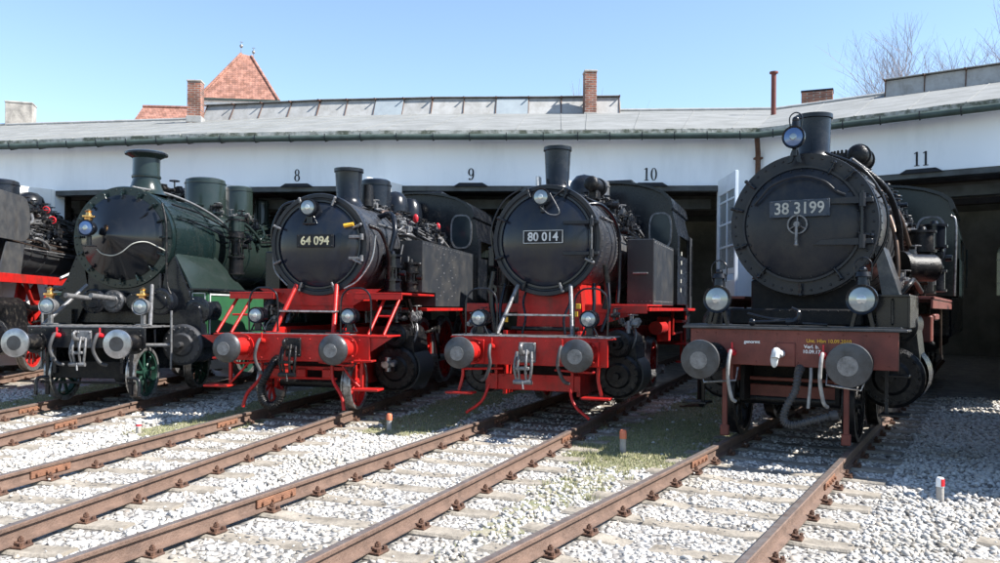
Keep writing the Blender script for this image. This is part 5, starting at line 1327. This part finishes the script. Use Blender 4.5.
# back and end walls with arched windows
for i in range(NF-1):
    p, q = offp(i, 20), offp(i+1, 20); u = (q-p).normalized(); n = Vector((u.y, -u.x, 0)); L = (q-p).length
    b = B(); ws = [L*.2, L*.5, L*.8]; hw = .55; z0, z1 = 2.4, 4.3
    edges = [0]
    for w in ws: edges += [w-hw, w+hw]
    edges.append(L)
    for k in range(0, len(edges), 2): quadprism(b, p+u*edges[k], p+u*edges[k+1], p+u*edges[k+1]-n*.35, p+u*edges[k]-n*.35, GZ-.1, 6.0)
    for w in ws:
        e0, e1 = w-hw, w+hw
        quadprism(b, p+u*e0, p+u*e1, p+u*e1-n*.35, p+u*e0-n*.35, GZ-.1, z0); quadprism(b, p+u*e0, p+u*e1, p+u*e1-n*.35, p+u*e0-n*.35, z1+.3, 6.0)
        # arch head
        for s in (-1, 1):
            pts = [(w+s*hw, z1-.1), (w+s*hw, z1+.3), (w, z1+.3)]+[(w+s*hw*math.sin(a*pi/16), z1-.1+.4*math.cos(a*pi/16)) for a in range(1, 8)]
            lo = [b.verts.new(at(p+u*x, z)) for x, z in pts]; hi = [b.verts.new(at(p+u*x-n*.35, z)) for x, z in pts]
            b.faces.new(lo); b.faces.new(hi[::-1])
            for k in range(len(pts)): b.faces.new((lo[k], lo[(k+1) % len(pts)], hi[(k+1) % len(pts)], hi[k]))
    obj('back_wall', b, 'interior', RH, ang=.3)
    b = B()
    for w in ws:
        for x in (-.27, 0, .27):
            q0 = p+u*(w+x)-n*.1; tube(b, [at(q0, z0), at(q0, z1+.25)], .02, 4, False)
        for z in (2.9, 3.4, 3.9): tube(b, [at(p+u*(w-hw)-n*.1, z), at(p+u*(w+hw)-n*.1, z)], .02, 4, False)
    obj('window_bars', b, 'white', RH)
    b = B()
    for w in ws: quadprism(b, p+u*(w-hw-.02)-n*.2, p+u*(w+hw+.02)-n*.2, p+u*(w+hw+.02)-n*.21, p+u*(w-hw-.02)-n*.21, z0-.02, z1+.32)
    obj('dusty_pane', b, 'dusty', RH)
for i in (0, NF-1):
    b = B(); p, q = offp(i, .1), offp(i, 20); n = (q-p).normalized(); s = Vector((-n.y, n.x, 0))*.15
    vs = [p+s, q+s, q-s, p-s]; quadprism(b, *vs, GZ-.1, 6.0); obj('end_wall', b, 'wall', RH)
b = B(); strip(b, .3, GZ+.006, 19.9, GZ+.006); tag(obj('shed_floor', b, 'concrete'), kind='structure')

# lanterns along the ridge
def lantern(d0, d1, h, i, f0, f1, dark, name, slope=.42):
    a, c = offp(i, d0), offp(i+1, d0); e, g = offp(i, d1), offp(i+1, d1)
    p, q, r, s = a.lerp(c, f0), a.lerp(c, f1), e.lerp(g, f1), e.lerp(g, f0)
    zb, zt = roofz(d0)-.1, roofz(d0)+h
    b = B(); uu = (q-p).normalized(); ins = Vector((-uu.y, uu.x, 0))*slope
    lo = [b.verts.new(at(v, zb)) for v in (p, q, r, s)]; hi = [b.verts.new(at(v, z)) for v, z in zip((p+ins, q+ins, r, s), (zt, zt, zt+.12, zt+.12))]
    b.faces.new(hi)
    for k in range(4): b.faces.new((lo[k], lo[(k+1) % 4], hi[(k+1) % 4], hi[k]))
    o = obj(name, b, 'zinc', RH, ang=.3)
    u = (q-p).normalized(); n = Vector((u.y, -u.x, 0)); L = (q-p).length; k = max(2, int(L/.95)); an = math.atan2(u.y, u.x)
    dirz = Vector((-n.x*slope, -n.y*slope, zt-zb)); D_ = dirz.length; tilt = math.atan2(slope, zt-zb)
    for j in range(k+1):
        b = B(); m = p+u*(L*j/k)
        tube(b, [at(m+n*.01, zb+.05), (m.x-n.x*(slope-.02), m.y-n.y*(slope-.02), zt-.01)], .016, 4, False)
        tube(b, [(m.x-n.x*(slope-.26), m.y-n.y*(slope-.26), zt-.005), (m.x-n.x*(slope+.05), m.y-n.y*(slope+.05), zt-.0)], .026, 6, False)
        obj('lantern_bracket', b, 'chair', o)
    m = (p+q)/2-n*(slope+.34); b3 = B(); box(b3, (m.x, m.y, zt+.04), (L+.02, .9, .02), .004, (0, 0, an)); obj('lantern_roof', b3, 'zinc', o)
    for j in dark:
        if j < k:
            m = p+u*(L*(j+.5)/k); c_ = Vector(at(m, (zb+zt)/2+.03))-Vector((n.x, n.y, 0))*(slope/2-.02)+Vector((0, 0, .01))
            b4 = B(); box(b4, (0, 0, 0), (L/k*.97, .012, D_-.14), 0, (-tilt, 0, 0)); bmesh.ops.transform(b4, matrix=Matrix.Translation(c_) @ Matrix.Rotation(an, 4, 'Z'), verts=b4.verts); obj('lantern_glass', b4, 'palepane', o)
lantern(6.9, 8.6, .62, 2, .15, 1.0, (), 'roof_lantern'); lantern(6.9, 8.6, .625, 3, 0, 1, (2, 4), 'roof_lantern'); lantern(6.9, 8.6, .63, 4, 0, 1, (2,), 'roof_lantern'); lantern(6.9, 8.6, .635, 5, 0, .28, (), 'roof_lantern')
lantern(6.6, 8.8, .50, 6, .44, 1, (), 'roof_lantern', .1)

def chimney_stack(x, y, w, d, z0, z1, m, rz=0, cap='concrete', name='brick_chimney'):
    b = B(); box(b, (x, y, (z0+z1)/2), (w, d, z1-z0), .01, (0, 0, rz)); o = obj(name, b, m, RH)
    b = B(); box(b, (x, y, z1+.03), (w+.04, d+.04, .07), .015, (0, 0, rz)); obj('chimney_cap', b, cap, o)
    b = B(); box(b, (x, y, z0+.52), (w+.06, d+.06, .22), .01, (0, 0, rz)); obj('lead_flashing', b, 'zinc', o)
chimney_stack(-10.65, 29.2, .46, .46, 7.6, 9.42, 'brick', .1); chimney_stack(2.95, 28.2, .40, .46, 7.6, 9.6, 'brick', .05)
chimney_stack(12.4, 33.0, 1.15, .7, 7.2, 10.25, 'brick', -.4, 'ink'); chimney_stack(-18.9, 33.0, .95, .7, 7.6, 9.5, 'concrete', .3)
b = B(); cyl(b, (8.35, 25.8, 7.3), (8.35, 25.8, 9.0), .075, .075, 16); cyl(b, (8.35, 25.8, 8.98), (8.35, 25.8, 9.03), .13, .13, 16); cyl(b, (8.35, 25.8, 8.92), (8.35, 25.8, 8.98), .04, .1, 12); box(b, (8.35, 25.8, 7.55), (.3, .3, .06), .01)
obj('stove_pipe', b, 'darkred', RH)

# bay numbers, built stroke by stroke as serif figures
def number(s, px, z, h=.42):
    # point on the facade seen at image column px
    for i in range(2, 7):
        ja, jc, a, u, n = jam[i]; k = (px-500)/839.5
        t = (k*a.y-a.x)/(u.x-k*u.y)
        if 0 <= t <= (F[i+1]-F[i]).length: break
    c = a+u*t; root_rot = math.atan2(u.y, u.x)
    b = B(); W = h*.52; gap = .05*h
    tot = len(s)*W+(len(s)-1)*gap; x = -tot/2+W/2
    def rg(cx, cz, ox, oz, ix, iz):
        va = [b.verts.new((cx+ox*math.cos(2*pi*k/28), -.008, cz+oz*math.sin(2*pi*k/28))) for k in range(28)]; vb = [b.verts.new((cx+ix*math.cos(2*pi*k/28), -.008, cz+iz*math.sin(2*pi*k/28))) for k in range(28)]
        vc = [b.verts.new((v.co.x, 0, v.co.z)) for v in va]; vd = [b.verts.new((v.co.x, 0, v.co.z)) for v in vb]
        for k in range(28):
            j = (k+1) % 28; b.faces.new((va[k], va[j], vb[j], vb[k])); b.faces.new((va[k], vc[k], vc[j], va[j])); b.faces.new((vb[k], vb[j], vd[j], vd[k]))
    for ch in s:
        if ch == '1':
            box(b, (x, -.004, 0), (.13*h, .008, h), 0); box(b, (x, -.0045, -h*.48), (.34*h, .009, .05*h), 0); prism(b, [(x-.18*h, h*.36), (x-.05*h, h*.40), (x-.05*h, h*.5), (x-.06*h, h*.48), (x-.18*h, h*.41)], 'xz', -.007, 0)
        elif ch == '0': rg(x, 0, .25*h, .5*h, .12*h, .455*h)
        elif ch == '8': rg(x, h*.235, .20*h, .265*h, .09*h, .215*h); rg(x, -h*.225, .24*h, .275*h, .115*h, .225*h)
        elif ch == '9':
            rg(x-.01*h, h*.19, .24*h, .31*h, .11*h, .26*h)
            pts = []; inn = []
            for k in range(13):
                a_ = R(20-110*k/12)
                pts.append((x+.235*h*math.cos(a_), -.08*h+.42*h*math.sin(a_)+.06*h)); inn.append((x+.105*h*math.cos(a_), -.05*h+.36*h*math.sin(a_)+.06*h))
            va = [b.verts.new((p_[0], -.0085, p_[1])) for p_ in pts]; vb = [b.verts.new((p_[0], -.0085, p_[1])) for p_ in inn]
            for k in range(12): b.faces.new((va[k], va[k+1], vb[k+1], vb[k]))
            cyl(b, (x-.13*h, -.009, -.37*h), (x-.13*h, 0, -.37*h), .075*h, .075*h, 16); prism(b, [(x-.13*h, -.44*h), (x+.03*h, -.44*h), (x+.03*h, -.39*h), (x-.13*h, -.41*h)], 'xz', -.0075, 0)
        x += W+gap
    bmesh.ops.transform(b, matrix=Matrix.Translation((c.x+n.x*.003, c.y+n.y*.003, z)) @ Matrix.Rotation(root_rot, 4, 'Z'), verts=b.verts)
    obj('bay_number', b, 'ink', RH)
    b = B(); prism(b, [(-.45, 0), (.45, 0), (.30, .09), (-.30, .09)], 'xz', -.06, 0); bmesh.ops.transform(b, matrix=Matrix.Translation((c.x+n.x*.004, c.y+n.y*.004, ZH-.02)) @ Matrix.Rotation(root_rot, 4, 'Z'), verts=b.verts)
    obj('door_hood', b, 'ink', RH)
number('8', 296, 5.13, .32); number('9', 470, 5.13, .32); number('10', 649, 5.13, .32); number('11', 920, 5.14, .32)

# open door leaves standing forward between the engines
def leaf(hx, hy, ex, ey, zt=4.80, m='white', windows=True):
    h, e = Vector((hx, hy, 0)), Vector((ex, ey, 0)); u = (e-h).normalized(); L = (e-h).length; rz = math.atan2(u.y, u.x)
    def lb(b, c, s): 
        p = h+u*c[0]; nrm = Vector((-u.y, u.x, 0))*c[1]; box(b, (p.x+nrm.x, p.y+nrm.y, c[2]), s, .006, (0, 0, rz))
    b = B(); zb = .05; H = zt-zb
    for x in (.05, L-.05): lb(b, (x, 0, zb+H/2), (.10, .07, H))
    for z in (zb+.07, zb+1.5, zt-2.3): lb(b, (L/2, 0, z), (L-.2, .066, .13))
    lb(b, (L/2, 0, zt-.2), (L-.2, .066, .40))
    lb(b, (L/2, 0, zb+.75), (L-.2, .035, 1.4)); lb(b, (L/2, 0, zb+1.95), (L-.2, .035, .8))
    o = obj('door_leaf', b, m, RH)
    b = B(); lb(b, (L/2, 0, zt-1.18), (.045, .05, 2.15))
    for z in (zt-.6, zt-1.15, zt-1.7): lb(b, (L/2, 0, z), (L-.2, .054, .05))
    obj('glazing_bars', b, m, o)
    b = B(); lb(b, (L/2, 0, zt-1.18), (L-.2, .012, 2.12)); obj('pane', b, 'palepane', o)
for i in range(0, NF-1):
    ja, jc, a, u, n = jam[i]
    if i < 6:
        p = a+u*(ja+.03)+n*.06; e = p-u*.62+n*1.28; leaf(p.x, p.y, e.x, e.y, 4.86)
    if i in (3, 4, 6, 7):
        p = a+u*(jc-.03)+n*.06; e = p+u*.25+n*1.6; leaf(p.x, p.y, e.x, e.y)
leaf(5.46, 21.0, 5.42, 19.3, 4.92, 'shadedoor')
bpy.context.view_layer.update()

# ================================================================== brick-red tiled tower and house behind
tw = thing('tower', 'square tower with steep red tiled pyramid roof and two ball finials behind the shed', 'tower', (-18.9, 62, 0), R(6))
H0, H1, hw = 16.4, 20.25, 2.8
b = B(); box(b, (0, 0, H0/2), (hw*1.85, hw*1.85, H0), .02); obj('wall', b, 'wall', tw)
b = B(); vs = [b.verts.new((sx*hw, sy*hw, H0-.2)) for sx, sy in ((-1, -1), (1, -1), (1, 1), (-1, 1))]; a1, a2 = b.verts.new((-.35, -.1, H1)), b.verts.new((.35, .1, H1-.1))
b.faces.new((vs[0], vs[1], a2, a1)); b.faces.new((vs[1], vs[2], a2)); b.faces.new((vs[2], vs[3], a1, a2)); b.faces.new((vs[3], vs[0], a1)); b.faces.new(vs[::-1])
obj('roof', b, 'tile', tw, ang=.2)
b = B()
for p, q in (((-hw, -hw), a1 if False else (-.35, -.1)), ((hw, -hw), (.35, .1)), ((hw, hw), (.35, .1)), ((-hw, hw), (-.35, -.1))): tube(b, [(p[0], p[1], H0-.18), (q[0], q[1], H1 if q[0] < 0 else H1-.1)], .10, 6, False)
obj('hip_tiles', b, 'tile', tw)
b = B(); box(b, (0, -hw-.04, H0-.22), (hw*2, .14, .14), .02); box(b, (hw+.04, 0, H0-.22), (.14, hw*2, .14), .02); box(b, (-hw-.04, 0, H0-.22), (.14, hw*2, .14), .02); obj('gutter', b, 'gutter', tw)
for x, y, z in ((-.35, -.1, H1), (.5, .1, H1-.35)):
    b = B(); cyl(b, (x, y, z-.1), (x, y, z+.9), .035, .02, 8); sph(b, (x, y, z+.55), .13, n=12); cyl(b, (x-.12, y, z+.85), (x+.12, y, z+.85), .02, .02, 6); obj('ball_finial', b, 'steel', tw)
hs = thing('house', 'low house behind the shed showing only its red tiled ridge', 'house', (-22.6, 56, 0), R(4))
b = B(); box(b, (.3, 0, 6), (2.9, 7, 12), .02); obj('wall', b, 'wall', hs)
b = B(); prism(b, [(-3.9, 11.9), (3.9, 11.9), (0, 14.85)], 'yz', -1.3, 1.9); bmesh.ops.recalc_face_normals(b, faces=b.faces); obj('roof', b, 'tile', hs, ang=.2)
b = B(); tube(b, [(-1.3, 0, 14.88), (1.9, 0, 14.88)], .11, 6, False); obj('ridge_tiles', b, 'tile', hs)

# ================================================================== bare trees beyond the roof
def tree(x, y, h, seed, label, spread=.5, twig=5, r0=.16, name='bare_tree'):
    q = random.Random(seed); g = thing(name, label, 'tree', (x, y, 0), 0, 'leafless trees rising behind the roof')
    tr = B(); cr = B(); cnt = [0]
    def grow(p, d, L, r, lev, b):
        if cnt[0] > 6500: return
        cnt[0] += 1
        pts = [p]; dd = d.copy()
        for k in range(3):
            dd = (dd+Vector((q.uniform(-.16, .16), q.uniform(-.16, .16), q.uniform(-.05, .08)))).normalized(); pts.append(pts[-1]+dd*L/3)
        tube(b, pts, r, 5 if r > .02 else 3, False, r2=r*.62)
        if lev == 0: return
        nb = 3
        for k in range(nb):
            f = q.uniform(.35, 1); i = min(2, int(f*3)); base = pts[i].lerp(pts[i+1], f*3-i if f < 1 else 1)
            side = Vector((q.uniform(-1, 1), q.uniform(-1, 1), q.uniform(-.1, .5))).normalized()
            grow(base, (dd*(.9)+side*spread*q.uniform(.7, 1.4)+Vector((0, 0, .10))).normalized(), L*q.uniform(.58, .84), r*q.uniform(.42, .58), lev-1, cr)
        grow(pts[-1], dd, L*.72, r*.6, lev-1, cr)
    grow(Vector((0, 0, 0)), Vector((0, 0, 1)), h*.38, r0, twig, tr)
    obj('trunk', tr, 'bark', g); obj('crown', cr, 'bark', g)
tree(24.3, 49, 15.2, 4, 'smaller bare tree left of the two beside the roof lantern', .85, 6, .2)
tree(28.2, 49, 17.4, 8, 'tallest bare tree rising at the right picture edge', .8, 6, .24)
tree(25.9, 52, 16.6, 19, 'slim bare tree between the two larger ones behind the roof lantern', .8, 6, .18)
tree(4.0, 60, 15.8, 5, 'bare treetop just showing left of the middle brick chimney', .6, 5, .2)
tree(9.5, 62, 15.8, 6, 'bare treetop peeping over the ridge right of the middle brick chimney', .7, 5, .2)

# ================================================================== marker posts
def marker(x, y, h, r, cap, label, post='concrete'):
    g = thing('marker_post', label, 'marker post', (x, y, GZ), rnd.uniform(-.3, .3), 'small marker posts in the ballast')
    b = B(); lathe(b, [(-.1, r), (h*.62, r), (h*.62, 0)], (0, 0, 0), (0, 0, 1), 16); obj('post', b, post, g)
    b = B(); lathe(b, [(0, r*1.02), (0, r*1.12), (h*.30, r*1.1), (h*.38, r*.8), (h*.40, 0)], (0, 0, h*.6), (0, 0, 1), 20); c = obj('cap', b, cap, g)
    return g, c
g1, c1 = marker(1.64, 11.08, .30, .042, 'orange', 'short concrete post with orange cap in the grass left of the rightmost track')
g2, c2 = marker(-1.68, 12.85, .26, .040, 'orange', 'orange-capped post in grass between the engines 64 094 and 80 014')
g3, c3 = marker(4.42, 8.40, .24, .036, 'white', 'short post with white and red reflector cap at the shadow edge on the right')
b = B(); lathe(b, [(0, .0415), (.075, .0415)], (0, 0, .15), (0, 0, 1), 10, -.3, 1.3); obj('red_stripe', b, 'redmark', c3)
g4, c4 = marker(-5.28, 12.3, .17, .036, 'white', 'short white post in the grass near the green engine')
b = B(); lathe(b, [(0, .042), (.03, .042)], (0, 0, .11), (0, 0, 1), 16); obj('red_stripe', b, 'redmark', c4)
# dark stake behind the left buffer of the right engine
g5 = thing('ground_stake', 'dark square stake standing in the grass behind the left buffer of the rightmost engine', 'stake', (3.92, 16.3, GZ), .2)
b = B(); box(b, (0, 0, .36), (.12, .10, .8), .01); box(b, (0, 0, .78), (.16, .14, .04), .01); obj('post', b, 'matt', g5)
b = B(); tube(b, [(0, 0, .04), (-.3, -.05, .05), (-.42, -.06, .02)], .014, 6, False); box(b, (-.2, -.02, .02), (.5, .05, .02), .004); obj('rod', b, 'chair', g5)

# ================================================================== light, sky, camera
AZ = Vector((1, -.24, 1.09)).normalized()
sun = bpy.data.lights.new('sun', 'SUN'); sun.energy = 5.0; sun.angle = R(.53); sun.color = (1, .96, .90)
so = bpy.data.objects.new('sun', sun); C.objects.link(so); so.rotation_euler = AZ.to_track_quat('Z', 'Y').to_euler(); so.location = (20, -5, 30)
w = bpy.data.worlds.new('World'); S.world = w; w.use_nodes = True; nt = w.node_tree
sk = nt.nodes.new('ShaderNodeTexSky'); sk.sky_type = 'NISHITA'; sk.sun_disc = False
sk.sun_elevation = math.asin(AZ.z); sk.sun_rotation = math.atan2(AZ.x, AZ.y); sk.altitude = 430; sk.air_density = 1.1; sk.dust_density = .3; sk.ozone_density = 2.0
bg = nt.nodes['Background']; nt.links.new(sk.outputs[0], bg.inputs[0]); bg.inputs[1].default_value = .105

cam = bpy.data.cameras.new('camera'); co = bpy.data.objects.new('camera', cam); C.objects.link(co); S.camera = co
cam.sensor_width = 36; cam.lens = 839.5/1000*36; cam.clip_end = 2000; cam.clip_start = .1
cam.shift_y = (307.3-281.5)/1000
co.location = (0, 0, 1.714)
co.rotation_euler = (Matrix.Rotation(-.009, 3, 'Y') @ Matrix.Rotation(pi/2, 3, 'X')).to_euler()
S.render.engine = 'CYCLES'; S.cycles.max_bounces = 6
S.render.resolution_x = 1024; S.render.resolution_y = 577
S.view_settings.view_transform = 'Standard'; S.view_settings.look = 'None'; S.view_settings.gamma = 1; S.view_settings.exposure = 1.28
